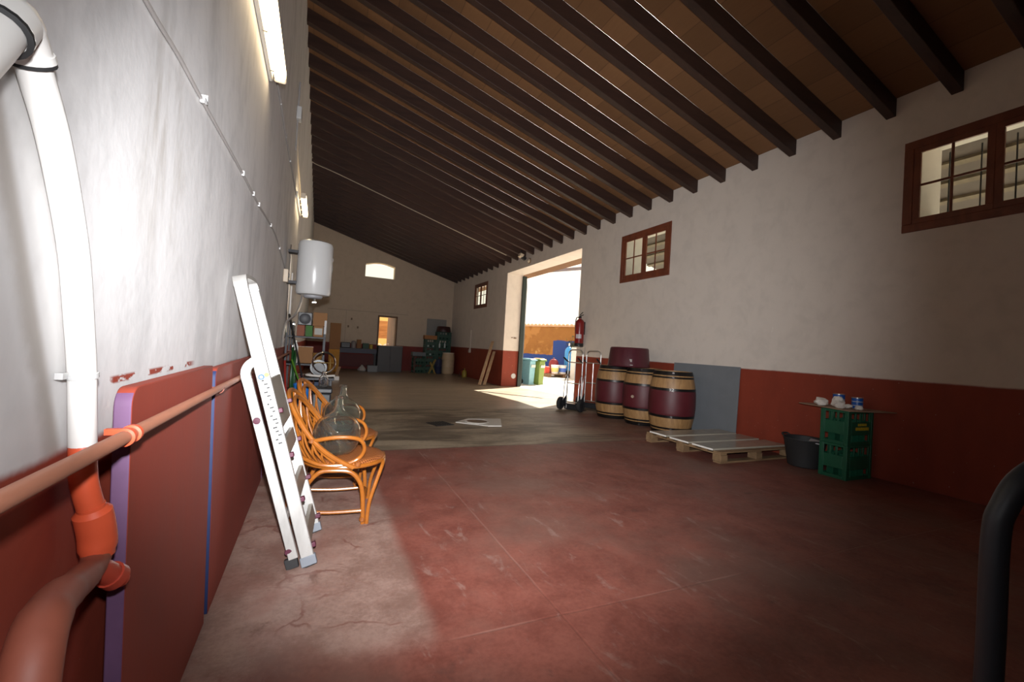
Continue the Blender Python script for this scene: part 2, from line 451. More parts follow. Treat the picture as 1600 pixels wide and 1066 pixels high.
cream = M('cream_plastic', (.62, .52, .40), .5)
white_paint = M('white_enamel', (.54, .54, .535), .24, var=.02, bump=0)
grey_panel = M('grey_board', (.17, .185, .20), .6, var=.12, nscale=5)
glossy_stone = M('pale_polished_slab', (.40, .37, .30), .22, var=.12, nscale=8, bump=.02)
alu = alu_mat(); rattan = rattan_mat(); weave = weave_mat()
tube_glow = emit('lit_fluorescent_diffuser', (1.0, .76, .45), 10)

# ================================================================== the building shell
XL, XR, YF, YB = -.44, 5.76, 20.0, -3.0
SL = .294
DZ = 4.26                                            # underside of the roof boards over the right wall
dk = lambda x: DZ + (XR - x) * SL
def fz(y):                                           # the floor falls a little towards the doorway
    return -.11 * min(1, max(0, (y - 9.0) / 4.2))

b = MB(); xs = [-.74, 1.2, 3.2, 4.6, 6.36]; ys = [YB - .3] + [i for i in range(-2, 21)] + [20.4]
g = [[b.b.verts.new((x, y, fz(y))) for x in xs] for y in ys]
for i in range(len(ys) - 1):
    for j in range(len(xs) - 1): b.b.faces.new([g[i][j], g[i][j + 1], g[i + 1][j + 1], g[i + 1][j]])
tag(b.build('floor', floor_mat(), sharp=60), 'worn red painted floor giving way to bare grey concrete further in', 'floor', kind='structure')

RN = V((SL, 0, 1)).normalized()
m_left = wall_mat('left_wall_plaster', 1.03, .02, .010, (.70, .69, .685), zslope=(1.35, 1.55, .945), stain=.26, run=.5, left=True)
m_right = wall_mat('right_wall_plaster', 1.105, .012, .012, (.68, .61, .54), red=(.24, .034, .013), stain=.10, run=1.2)
m_far = wall_mat('far_wall_plaster', 1.0, .012, .012, (.54, .44, .34), red=(.19, .022, .016), stain=.10, run=1.2)
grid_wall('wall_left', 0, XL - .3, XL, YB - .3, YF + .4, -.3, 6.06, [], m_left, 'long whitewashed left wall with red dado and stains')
W1, W2, W3 = (1.19, 2.60), (6.045, 7.456), (15.41, 16.88)
WZ = (2.705, 3.695); DY = (9.0, 13.57); DT = 3.745
holes = [(a + .07, c - .07, WZ[0] + .07, WZ[1] - .07) for a, c in (W1, W2, W3)] + [(DY[0], DY[1], -.3, DT)]
outer = [(a + .07, c + e, WZ[0] + .07, WZ[1] + .05) for (a, c), e in ((W1, -.07), (W2, -.07), (W3, 1.3))] + [(DY[0], DY[1], -.3, DT)]
grid_wall('wall_right_outer', 0, XR + .12, XR + .6, YB - .3, YF + .4, -.3, 4.6, outer, m_right, 'outer leaf of right wall seen in the door and window reveals', clip=(V((XR, 0, DZ)), RN))
grid_wall('wall_right', 0, XR, XR + .12, YB - .3, YF + .4, -.3, 4.6, holes, m_right, 'whitewashed right wall with red dado, wide doorway and wooden windows', clip=(V((XR, 0, DZ)), RN))
FW = (1.72, 2.98, 3.97, 4.64); FD = (2.38, 3.23, .80, 2.30)
grid_wall('wall_far', 1, YF, YF + .4, XL - .3, XR + .6, -.3, 6.4, [FW, FD], m_far, 'far gable wall with small high window and narrow doorway', clip=(V((XR, 0, DZ)), RN))
grid_wall('wall_back', 1, YB - .3, YB, XL - .3, XR + .6, -.3, 6.4, [], m_far, 'plain wall behind the viewer', clip=(V((XR, 0, DZ)), RN))
# flat arch over the high window
b = MB()
pts = [(FW[0], YF + .01, FW[3])] + [(FW[0] + (FW[1] - FW[0]) * i / 12, YF + .01, 4.52 + .11 * math.sin(PI * i / 12)) for i in range(13)] + [(FW[1], YF + .01, FW[3])]
b.prism(pts, (0, .38, 0))
tag(b.build('trim_arch', m_far), 'shallow arched head of the high gable window', 'window arch', kind='structure')

b = MB(); x0, x1 = XL - .34, 7.10
pts = [(x0, YB - .4, dk(x0)), (x1, YB - .4, dk(x1)), (x1, YB - .4, dk(x1) + .11), (x0, YB - .4, dk(x0) + .11)]
b.prism(pts, (0, 24.0, 0))
tag(b.build('ceiling', deck_mat()), 'sloping ceiling of orange brown roof boards', 'ceiling', kind='structure')
rafter_wood = wood('dark_stained_rafter_wood', (.030, .013, .009), (.050, .022, .014), .6, 5, (.3, 3, 3))
first = None
for k in range(-3, 32):
    y = 2.19 + .558 * k
    if first is None:
        b = MB(); xa, xb = XL, XR; h = .205
        b.prism([(xa, -.0475, dk(xa)), (xb, -.0475, dk(xb)), (xb, -.0475, dk(xb) - h), (xa, -.0475, dk(xa) - h)], (0, .095, 0))
        first = b.build('ceiling_beam', rafter_wood, bevel=.006, loc=(0, y, -.002)); o = first
        tag(o, '', 'beam', 'dark rafters under the sloping ceiling', 'structure')
    else:
        o = first.copy(); COL.objects.link(o); o.location.y = y
    o['label'] = 'dark stained roof rafter, one of the row sloping down to the right wall'

# ------------------------------------------------------------------ wooden windows in the right wall
gl = pane_glass()
def wood_window(n, y0, y1, label, nbars=0):
    z0, z1 = WZ; fwid = .085; x = XR - .015; b = MB()
    for a, c, d, e in ((y0, y1, z0, z0 + fwid), (y0, y1, z1 - fwid, z1), (y0, y0 + fwid, z0 + fwid, z1 - fwid), (y1 - fwid, y1, z0 + fwid, z1 - fwid)):
        b.box((x + .025, (a + c) / 2, (d + e) / 2), (.06, c - a, e - d))
    fr = b.build('window_%d' % n, window_wood, bevel=.005); tag(fr, label, 'window', kind='structure')
    ym = (y0 + y1) / 2; iz0, iz1 = z0 + fwid, z1 - fwid
    for a, c in ((y0 + fwid, ym), (ym, y1 - fwid)):
        b = MB(); s = .058; xx = x + .016
        for p, q, d, e in ((a, c, iz0, iz0 + s), (a, c, iz1 - s, iz1), (a, a + s, iz0 + s, iz1 - s), (c - s, c, iz0 + s, iz1 - s)):
            b.box((xx, (p + q) / 2, (d + e) / 2), (.030, q - p, e - d))
        b.box((xx, (a + c) / 2, (iz0 + iz1) / 2), (.014, .024, iz1 - iz0 - 2 * s)); b.box((xx, (a + c) / 2, (iz0 + iz1) / 2), (.0145, c - a - 2 * s, .024))
        sa = b.build('window_sash', window_wood, fr, bevel=.003)
        b = MB(); b.box((xx + .010, (a + c) / 2, (iz0 + iz1) / 2), (.004, c - a - 2 * s + .02, iz1 - iz0 - 2 * s + .02)); b.build('window_pane', gl, sa)
    for i in range(nbars):
        yy = y0 + .2 + (y1 - y0 - .4) * i / max(1, nbars - 1)
        b = MB(); b.tube([(XR + .45, yy, iz0 - .03), (XR + .45, yy, iz1 + .03)], .007, 6); b.build('iron_bar', dark_steel, fr)
wood_window(1, *W1, 'large red brown two sash window at the right edge', 5)
wood_window(2, *W2, 'red brown two sash window on right wall above the barrels')
wood_window(3, *W3, 'small wooden window high on right wall beyond the doorway')
b = MB(); b.box(((FW[0] + FW[1]) / 2, YF + .30, 4.25), (1.26, .006, .64)); tag(b.build('window_4', gl), 'bright high window in the far gable wall', 'window', kind='structure')

# doorway in the far wall: brown door leaf standing open
b = MB()
for x in (FD[0] + .03, FD[1] - .03): b.box((x, YF + .06, 1.55), (.07, .14, 1.50))
b.box(((FD[0] + FD[1]) / 2, YF + .06, 2.27), (.85, .14, .07))
d1 = b.build('window_5', wood('brown_door_wood', (.10, .045, .018), (.17, .08, .03), .5, 5, (2, 2, .3)), bevel=.004)
tag(d1, 'narrow brown framed opening in far wall with its shutter open', 'window', kind='structure')
b = MB(); b.bar((3.17, YF + .1, 1.55), (2.93, YF + .78, 1.55), .04, 1.42)
lf = b.build('shutter_leaf', MATS['brown_door_wood'], d1, bevel=.004)
b = MB(); b.bar((2.98, YF + .52, 1.05), (2.93, YF + .50, 1.05), .02, .02); b.tube([(2.93, YF + .5, 1.05), (2.97, YF + .40, 1.05)], .009, 8); b.build('shutter_handle', steel, lf)

# big metal doors of the doorway
def leaf(n, hx, hy, ang, ln, label):
    d = V((math.sin(ang), math.cos(ang), 0)); e = V((hx, hy, 1.78)) + d * ln
    b = MB(); b.bar((hx, hy, 1.78), e, .05, 3.72); o = b.build('door_%d' % n, dark_green, bevel=.004); tag(o, label, 'door', kind='structure')
    sd = V((-d.y, d.x, 0)) * .035
    for z in (.1, 1.78, 3.5):
        b = MB(); b.bar(V((hx, hy, z)) + sd, V((e.x, e.y, z)) + sd, .03, .07); b.build('cross_rail', dark_green, o)
    return o
leaf(2, 6.44, 13.5, math.radians(26.5), 2.2, 'dark green metal door leaf folded back beside bright doorway')
b = MB(); b.box((6.40, 13.54, 1.80), (.14, .10, 3.8)); tag(b.build('trim_1', dark_green, bevel=.004), 'dark green steel door post at left side of doorway', 'door post', kind='structure')

# ------------------------------------------------------------------ outside
sun_conc = M('courtyard_concrete', (.60, .56, .50), .85, var=.12, nscale=3)
b = MB(); b.box((26, 20, -.19), (39.3, 70, .12)); b.box((-20, 20, -.25), (38, 70, .12)); b.box((2.9, 38, -.25), (8, 35, .12)); tag(b.build('ground_courtyard', sun_conc), 'sunlit pale concrete courtyard outside the doorway', 'ground', kind='structure')
b = MB(); b.bar((17.2, 11.5, 1.2), (6.4, 35.0, 1.2), .30, 2.75); cw = b.build('wall_courtyard', ochre_wall_mat())
tag(cw, 'ochre courtyard wall with blue painted lower patch seen through doorway', 'wall', kind='structure')
tile = M('pale_clay_tile', (.55, .36, .22), .8, var=.25, nscale=5)
d = (V((6.4, 35, 0)) - V((17.2, 11.5, 0))).normalized(); nrm = V((-d.y, d.x, 0)); b = MB()
b.bar((17.2, 11.5, 2.6), (6.4, 35.0, 2.6), .46, .06)
for i in range(28, 64):
    p = V((17.2, 11.5, 2.63)) + d * (i * .28)
    prof = [p + d * (.13 * math.cos(a)) + V((0, 0, .10 * math.sin(a))) for a in [PI * k / 8 for k in range(9)]]
    b.prism([q + nrm * .27 for q in prof], nrm * -.54)
b.build('tile_coping', tile, cw)
# back rooms seen through the far doorway
yel = M('yellow_room_paint', (.62, .44, .15), .8)
b = MB(); b.box((2.6, YF + 5.2, 1.5), (7, .2, 4)); tag(b.build('wall_yellow', yel), 'yellow wall seen through the narrow far doorway', 'wall', kind='structure')
b = MB(); b.box((2.87, YF + 1.7, 1.72), (.62, .05, .84)); 
for z in (1.32, 1.72, 2.12): b.box((2.87, YF + 1.66, z), (.64, .04, .05))
b.box((2.57, YF + 1.7, .8), (.05, .05, 1.85)); b.box((3.17, YF + 1.7, .8), (.05, .05, 1.85))
tag(b.build('wooden_gate', wood('orange_gate_wood', (.34, .15, .04), (.48, .24, .08), .6, 5, (.4, 2, 2)), bevel=.004), 'orange wooden gate hanging beyond the far doorway', 'gate')
t = thing('bicycle_stand', 'white hooped bicycle stand on the ground beyond far doorway', 'bicycle stand', (2.8, YF + 1.2, -.19))
for i in range(2):
    b = MB(); b.tube([(-.18 + .36 * i + x, 0, z) for x, z in [(-.16, 0)] + [(.16 * -math.cos(PI * k / 10), 1.05 + .16 * math.sin(PI * k / 10)) for k in range(11)] + [(.16, 0)]], .022, 8); b.build('hoop', white_pvc, t)
b = MB(); b.box((0, 0, .02), (.9, .10, .04)); b.build('base_rail', steel, t)

# porch over the windows
tilewood = wood('porch_batten_wood', (.13, .10, .065), (.20, .155, .10), .8, 6, (.5, 2, 2))
tile_g = M('porch_tile_underside', (.12, .095, .08), .85, var=.3, nscale=4)
pz = lambda x: 4.0 - (x - 6.36) * .30
b = MB(); b.prism([(6.38, -2, pz(6.38)), (10.2, -2, pz(10.2)), (10.2, -2, pz(10.2) + .06), (6.38, -2, pz(6.38) + .06)], (0, 10.9, 0))
pr = b.build('roof_porch', tile_g); tag(pr, 'tiled porch roof outside the right windows', 'porch roof', kind='structure')
for i in range(10):
    x = 6.6 + i * .38; b = MB(); b.box((x, 3.45, pz(x) - .02), (.09, 10.9, .04), (0, math.atan(.30), 0)); b.build('batten', tilewood, pr)
for y in (-1.9, 1.6, 5.1, 8.7):
    b = MB(); b.box((10.0, y, 1.35), (.14, .14, 2.98)); b.build('post', tilewood, pr)
b = MB(); b.box((10.0, 3.45, pz(10) - .13), (.12, 10.9, .16)); b.build('eave_beam', tilewood, pr)
b = MB(); b.bar((7.25, 13.70, 4.02), (8.25, 11.82, 4.02), .10, .10); tag(b.build('trim_gutter', M('grey_zinc', (.25, .24, .27), .5, .4), bevel=.01), 'grey gutter beam hanging outside above the doorway', 'gutter', kind='structure')

# ================================================================== left wall: pipes, cables, lights
t = thing('downpipe', 'white plastic downpipe on left wall turning into red drain bend below', 'pipe', (-.41, 1.1, 0))
w = W(t)
up_pts = curve([(-.412, .862, 1.604), (-.412, .884, 1.58), (-.412, .943, 1.51), (-.412, .996, 1.421), (-.412, 1.044, 1.32), (-.412, 1.079, 1.204), (-.412, 1.106, 1.101), (-.412, 1.131, .955)], 5)
b = MB(); b.tube(up_pts, .0215, 16); b.build('upper_pipe', white_pvc, **w)
b = MB(); b.tube(curve([(-.412, 1.131, .955), (-.404, 1.125, .885), (-.390, 1.14, .81)], 5), .0217, 16); b.build('lower_pipe', orange_paint, **w)
b = MB(); b.tube([(-.412, .838, 1.622), (-.412, .879, 1.585)], .0265, 18); b.tube([(-.412, .873, 1.591), (-.412, .880, 1.584)], .0285, 18)
b.build('socket_sleeve', white_pvc, **w)
b = MB(); b.tube(curve([(-.412, .850, 1.612), (-.411, .832, 1.618), (-.407, .812, 1.600), (-.398, .76, 1.54), (-.39, .70, 1.47)], 6), .0275, 18)
b.tube([(-.407, .815, 1.603), (-.402, .790, 1.574)], .033, 18); b.build('top_elbow', white_pvc, **w)
b = MB(); b.lathe([(.0215, -.004), (.0275, -.003), (.0275, .003), (.0215, .004)], (-.412, .882, 1.582), 18, axis=(0, -.7, .7)); b.build('rubber_seal', black_rubber, **w)
b = MB(); b.lathe([(.0275, -.006), (.0335, -.004), (.0335, .004), (.0275, .006)], (-.4015, .786, 1.570), 18, axis=(-.15, .6, .7)); b.build('rubber_seal', black_rubber, **w)
for (y, z) in ((1.107, 1.098),):
    b = MB(); b.lathe([(.022, -.006), (.0245, -.005), (.0245, .005), (.022, .006)], (-.412, y, z), 18, axis=(0, -.2, 1)); b.box((-.43, y + .03, z), (.012, .02, .012)); b.box((-.43, y - .03, z), (.012, .02, .012)); b.build('pipe_clip', white_paint, **w)

b = MB(); b.tube(curve([(-.394, 1.134, .835), (-.389, 1.143, .80), (-.386, 1.152, .765), (-.384, 1.155, .725)], 4), [.0225] * 2 + [.031] * 9 + [.027] * 2, 20); b.build('coupling', orange_paint, **w)
b = MB(); b.tube(curve([(-.384, 1.155, .74), (-.382, 1.13, .715), (-.372, 1.04, .725), (-.352, .915, .757), (-.335, .835, .76), (-.322, .785, .725), (-.318, .772, .65), (-.318, .772, .3), (-.318, .772, .0)], 6), [.024] * 10 + [.027] * 6 + [.030] * 6 + [.032] * 27, 22); b.build('bend', dusty_red, **w)
b = MB(); b.tube([(-.38, 1.13, .712), (-.362, 1.175, .668)], .022, 18); b.tube([(-.366, 1.165, .678), (-.360, 1.18, .663)], .026, 18); b.tube([(-.360, 1.18, .663), (-.355, 1.195, .65)], .016, 12); b.build('inspection_plug', red_paint, **w)
for z in (.655, .625):
    b = MB(); b.lathe([(.031, -.008), (.036, -.005), (.036, .005), (.031, .008)], (-.318, .772, z), 24); b.build('pipe_ring', red_paint, **w)

t = thing('service_pipe', 'long thin red painted pipe running level along left wall', 'pipe', (-.335, 2, 0)); w = W(t)
b = MB(); b.tube([(-.33, -1.0, .99), (-.33, .7, .983), (-.3655, 2.5, .957), (-.3655, 7.9, .942)], .0135, 16); b.build('pipe_run', M('worn_pink_pipe_paint', (.40, .16, .095), .6, var=.25, nscale=30, stretch=(1, .3, 1)), **w)
b = MB()
for y in (1.10, 1.135): b.lathe([(.0135, -.007), (.0185, -.006), (.0185, .006), (.0135, .007)], (-.338, y, .977), 20, axis=(0, 1, 0))
b.box((-.36, 1.118, .985), (.03, .012, .012)); b.build('clamp', orange_paint, **w)
for y in (2.155, 4.09, 7.2):
    b = MB(); b.lathe([(.0135, -.008), (.017, -.007), (.017, .007), (.0135, .008)], (-.362, y, .955), 16, axis=(0, 1, 0)); b.tube([(-.345, y, .96), (-.435, y, .96)], .005, 8); b.build('clamp', dusty_red, **w)

# boards leaning on the dado
def board(y0, y1, h, label, round_c=True, edge=None):
    lean = .034; th = .034; b = MB(); n = 6; r = .045; pts = []
    pts += [(y0, 0), (y1, 0), (y1, h)]
    if round_c: pts += [(y0 + r - r * math.sin(a), h - r + r * math.cos(a)) for a in [PI / 2 * i / n for i in range(n + 1)]]
    else: pts += [(y0, h)]
    b.prism([(0, y, z) for y, z in pts], (th, 0, 0)); b.b.normal_update()
    for f in b.b.faces:
        if abs(f.normal.y) > .7: f.material_index = 1 if f.calc_center_median().y < (y0 + y1) / 2 else 2
    o = b.build('painted_board', [board_red, edge or lavender, blue_edge], bevel=.003, loc=(-.388, 0, 0), rot=(0, -math.atan(lean / h) * .9, 0), fix=True)
    return tag(o, label, 'board', 'red boards leaning on the left wall')
board(1.275, 2.12, 1.055, 'red painted board with lavender edge, nearest of those on left wall')
board(2.185, 4.06, 1.04, 'red painted board behind the ladder on the left wall', edge=blue_edge)
board(4.12, 6.05, 1.03, 'red painted board behind the rattan chairs on the left wall', False)

# surface cable with clips
def cable(pts, r, mat, label, clips=(), name='wall_cable', n=6):
    b = MB(); b.tube(curve(pts, n), r, 8); o = b.build(name, mat); tag(o, label, 'cable')
    for c in clips:
        b = MB(); b.box(c, (.014, .010, .028)); b.build('cable_clip', white_paint, o, bevel=.002)
    return o
grey_cable = M('grey_cable', (.33, .31, .30), .55); cream_cable = M('cream_cable', (.50, .43, .34), .5)
XC = XL + .009
cable([(XC, .9, 1.985), (XC, 1.34, 1.99), (XC, 1.6, 2.012), (XC, 1.87, 2.022), (XC, 2.77, 2.066), (XC, 3.45, 2.085), (XC, 4.0, 2.12), (XC, 4.8, 2.145), (XC, 5.7, 2.07), (XC, 6.35, 2.01), (XC, 7.0, 2.04)], .006, grey_cable,
      'grey cable with white clips sagging along the left wall', [(XC + .004, y, z) for y, z in ((1.87, 2.022), (2.77, 2.066), (3.18, 2.078), (3.45, 2.085), (4.25, 2.13), (5.2, 2.11))])
b = MB(); b.box((XL + .012, 1.885, 2.025), (.020, .045, .010)); b.box((XL + .012, 1.905, 2.038), (.020, .008, .03)); tag(b.build('wall_hook', white_paint, bevel=.002), 'small white hook on the left wall cable', 'hook')
cable([(XC, 3.5, 3.2), (XC, 4.07, 3.26), (XC, 5.14, 3.262), (XC, 6.7, 3.30), (XC, 7.4, 3.32)], .010, grey_cable, 'grey conduit linking the two wall lights', [(XC + .003, y, 3.265) for y in (4.4, 5.1, 5.8)])
cable([(XC, 6.6, 4.1), (XC, 6.7, 3.95), (XC, 7.1, 3.8), (XC, 7.8, 3.72), (XC, 8.6, 3.62), (XC, 9.4, 3.5)], .012, cream_cable, 'cream conduit dropping below the junction box', [])
t = thing('junction_box', 'white junction box high on left wall under the rafters', 'junction box', (XL + .03, 6.5, 4.16))
b = MB(); b.box((0, 0, 0), (.06, .14, .17)); b.build('box_body', white_paint, t, bevel=.01)
b = MB(); b.tube([(-.015, 0, .08), (-.015, -.05, .25), (-.015, -.02, .42)], .012, 8); b.tube([(-.015, 0, -.08), (-.015, -.02, -.5)], .010, 8); b.build('conduit', grey_cable, t)
cable([(XC + .01, 12.6, 5.9), (XC + .03, 12.75, 5.82), (.3, 12.8, dk(.3) - .215), (2.5, 12.8, dk(2.5) - .215), (5.35, 12.8, dk(5.35) - .215)], .010, cream_cable, 'thin cream cable run under a rafter across ceiling to the lamp', [], 'ceiling_cable', 4)

def batten(y0, y1, z, label, xh):
    t = thing('wall_lamp', label, 'wall light', (XL, (y0 + y1) / 2, z), group='fluorescent wall lights'); L = y1 - y0
    b = MB(); b.box((.014, 0, 0), (.028, L + .06, .09)); b.build('housing', white_paint, t, bevel=.006)
    b = MB(); b.box((xh, 0, 0), (.075, L, .085)); b.build('diffuser', tube_glow, t, bevel=.022)
    for s in (-1, 1):
        b = MB(); b.box((xh, s * (L / 2 + .012), -.002), (.078, .024, .09)); b.build('end_cap', cream, t, bevel=.012)
    for i in range(4):
        b = MB(); b.box((xh - .041, -L / 2 + .12 + i * (L - .24) / 3, -.035), (.03, .012, .02)); b.build('clip', steel, t)
    return t
batten(2.05, 3.58, 3.075, 'lit fluorescent wall light at top of left wall, nearer one', .075)
batten(7.35, 8.5, 3.33, 'lit fluorescent wall light above the water heater, further one', .105)

# ------------------------------------------------------------------ water heater
HX, HY, HZ = -.095, 6.35, 1.735
t = thing('water_heater', 'white round electric water heater hung on the left wall', 'water heater', (HX, HY, HZ)); R = .215
b = MB(); b.lathe([(0, -.0), (.16, 0), (.20, .012), (R, .04), (R, .66), (.20, .70), (.15, .72), (0, .725)], n=48); b.build('tank', white_paint, t)
b = MB(); b.lathe([(0, -.035), (.10, -.035), (.115, -.02), (.118, .004), (0, .004)], n=32); b.build('bottom_cover', M('grey_plastic', (.30, .30, .32), .5), t)
for z in (.15, .55):
    b = MB(); b.box((-.262, 0, z), (.12, .16, .035)); b.build('bracket', dark_steel, t)
b = MB(); b.box((.215, -.03, .50), (.012, .03, .05)); b.box((.214, -.03, .38), (.008, .022, .12)); b.build('badge', chrome, t, bevel=.003)
for y, c in ((-.06, 'blue'), (.06, 'red')):
    b = MB(); b.tube(curve([(-.13, y, .01), (-.14, y, -.10), (-.19, y * 1.2, -.26), (-.30, y * 1.5, -.40), (-.325, y * 1.5, -.70)], 5), .011, 8); b.build('water_pipe', steel, t)
b = MB(); b.tube([(.02, 0, -.03), (.02, 0, -.075)], .012, 8); b.box((.02, 0, -.085), (.05, .016, .014)); b.build('valve', steel, t)
for i, (y, x) in enumerate(((6.75, 0), (6.95, .01), (7.15, 0), (7.45, 0))):
    b = MB(); b.tube(curve([(XL + .02, y, 2.45 - .1 * i), (XL + .02 + x, y, 2.0), (XL + .02, y + .02, 1.6), (XL + .02, y, 1.15 + .08 * i)], 4), .011 + .003 * (i % 2), 8)
    tag(b.build('wall_pipe', [chrome, cream_cable, steel, white_pvc][i]), ['chrome pipe drop behind the water heater', 'cream conduit drop behind the water heater', 'steel pipe drop beyond the water heater', 'white pipe drop beyond the water heater, furthest of them'][i], 'pipe')
t = thing('switch_box', 'grey electric switch box on left wall beside the heater', 'switch box', (XL + .03, 6.08, 1.93))
b = MB(); b.box((0, 0, 0), (.055, .12, .16)); b.build('box_body', cream, t, bevel=.008)
b = MB(); b.box((.032, 0, .01), (.014, .03, .05)); b.build('lever', dark_steel, t)

# ================================================================== stepladder leaning on the left wall
t = thing('stepladder', 'folded aluminium stepladder leaning against the left wall', 'ladder', (0, 2.7, 0)); w = W(t)
B0, B1 = V((.035, 2.485, 0)), V((-.395, 2.64, 1.49)); C0, C1 = V((.060, 2.905, 0)), V((-.385, 3.01, 1.50))
ax = (B1 - B0).normalized(); sd = (C0 - B0).normalized(); nr = sd.cross(ax); nr = (nr if nr.x > 0 else -nr).normalized()
b = MB(); b.bar(B0 + ax * .045, B1 - ax * .05, .024, .064, nr); b.bar(C0 + ax * .045, C1 - ax * .05, .024, .064, nr)
top = [B1 - ax * .052] + [B1 - ax * .052 + ax * .05 * math.sin(a) + (sd * .05) * (1 - math.cos(a)) for a in [PI / 2 * k / 5 for k in range(1, 6)]]
b.build('rail', alu, bevel=.004, **w)
b = MB(); q0 = B1 - ax * .055; q1 = C1 - ax * .055
loop = curve([q0, q0 + ax * .040 + sd * .012, q0 + ax * .055 + sd * .055, q1 + ax * .055 - sd * .055, q1 + ax * .040 - sd * .012, q1], 4)
b.strip(loop, nr, .064, .024)
b.build('top_loop', alu, **w)
for P_ in (B0, C0):
    b = MB(); b.bar(P_ + ax * .008, P_ + ax * .058, .030, .076, nr); b.build('rail_foot', M('grey_foot_plastic', (.20, .22, .25), .5), bevel=.004, **w)
    b = MB(); b.bar(P_ - V((0, 0, -.004)), P_ + ax * .016, .028, .074, nr); b.build('rubber_foot', black_rubber, bevel=.003, **w)
plum = M('plum_plastic', (.085, .016, .035), .5)
worn_tread = M('worn_tread_aluminium', (.27, .245, .21), .5, .5, var=.2)
for i, zt in enumerate((.135, .37, .60, .83)):
    c0 = B0 + ax * (zt / ax.z) + sd * .013; c1 = C0 + ax * (zt / ax.z) - sd * .013; off = nr * .012
    b = MB(); b.bar(c0 + off, c1 + off, .085 if i < 3 else .26, .024, nr.lerp(ax, 0.0)); tr = b.build('tread', worn_tread, bevel=.003, **w)
    for p in (c0, c1):
        b = MB(); b.bar(p + off - ax * .055 + sd * .002, p + off - ax * .030 + sd * .002, .030, .075, nr)
        e = b.build('tread_end_cap', plum, bevel=.004); e.parent = tr
A0, A1 = V((-.045, 2.487, 0)), B0 + ax * (1.03 / ax.z)
a_top = B0 + ax * (.98 / ax.z) - nr * .075 + V((0, .0, 0)); ofs = -sd * .012
D0 = V((-.02, 2.93, .0)); d_top = C0 + ax * (.98 / ax.z) - nr * .075
b = MB(); b.bar(A0 + V((0, 0, .05)), a_top, .022, .046, nr); b.bar(D0 + V((0, 0, .05)), d_top, .022, .046, nr)
for base, tp in ((a_top, A1), (d_top, C0 + ax * (1.03 / ax.z))):
    cr = curve([base - ax * .03, base + ax * .03, base + ax * .065 + nr * .02, base + ax * .085 + nr * .055], 5)
    b.strip(cr, sd, .022, .046)
b.bar(A0 + (a_top - A0) * .22 + sd * .01, D0 + (d_top - D0) * .22 - sd * .01, .03, .02, nr); b.build('support_frame', alu, bevel=.003, **w)
for P_, Q_ in ((A0, a_top), (D0, d_top)):
    b = MB(); b.bar(P_ + V((0, 0, .002)), P_ + (Q_ - P_) * .055, .028, .060, nr); b.build('rubber_foot', black_rubber, bevel=.003, **w)
    for f in (.09, .78):
        p = P_ + (Q_ - P_) * f; b = MB(); b.lathe([(0, .016), (.016, .015), (.019, .010), (.019, 0)], p, 16, axis=-sd); b.build('hinge_cap', plum, **w)
b = MB(); lab = V(B0 + ax * .985); k = -sd * .0127
blk = M('black_print', (.02, .02, .02), .6, bump=0); 
rnd = random.Random(3)
for i in range(17):
    p = B0 + ax * (1.00 - i * .021) + nr * (.008 * (i % 3) - .012) + k; l = rnd.uniform(.010, .022)
    b.bar(p, p + nr * l, .0012, .0075, ax)
b.build('safety_print', blk, **w)
b = MB(); b.lathe([(.015, 0), (.015, .0015), (.008, .0015)], B0 + ax * 1.02 - nr * .008 - sd * .0122, 18, axis=-sd); b.build('blue_mark', M('blue_print', (.02, .10, .40), .5), **w)
b = MB(); b.lathe([(0, .0015), (.012, .0015), (.012, 0)], B0 + ax * 1.025 + nr * .018 - sd * .0122, 18, axis=-sd); b.build('yellow_mark', M('yellow_print', (.75, .62, .08), .5), **w)

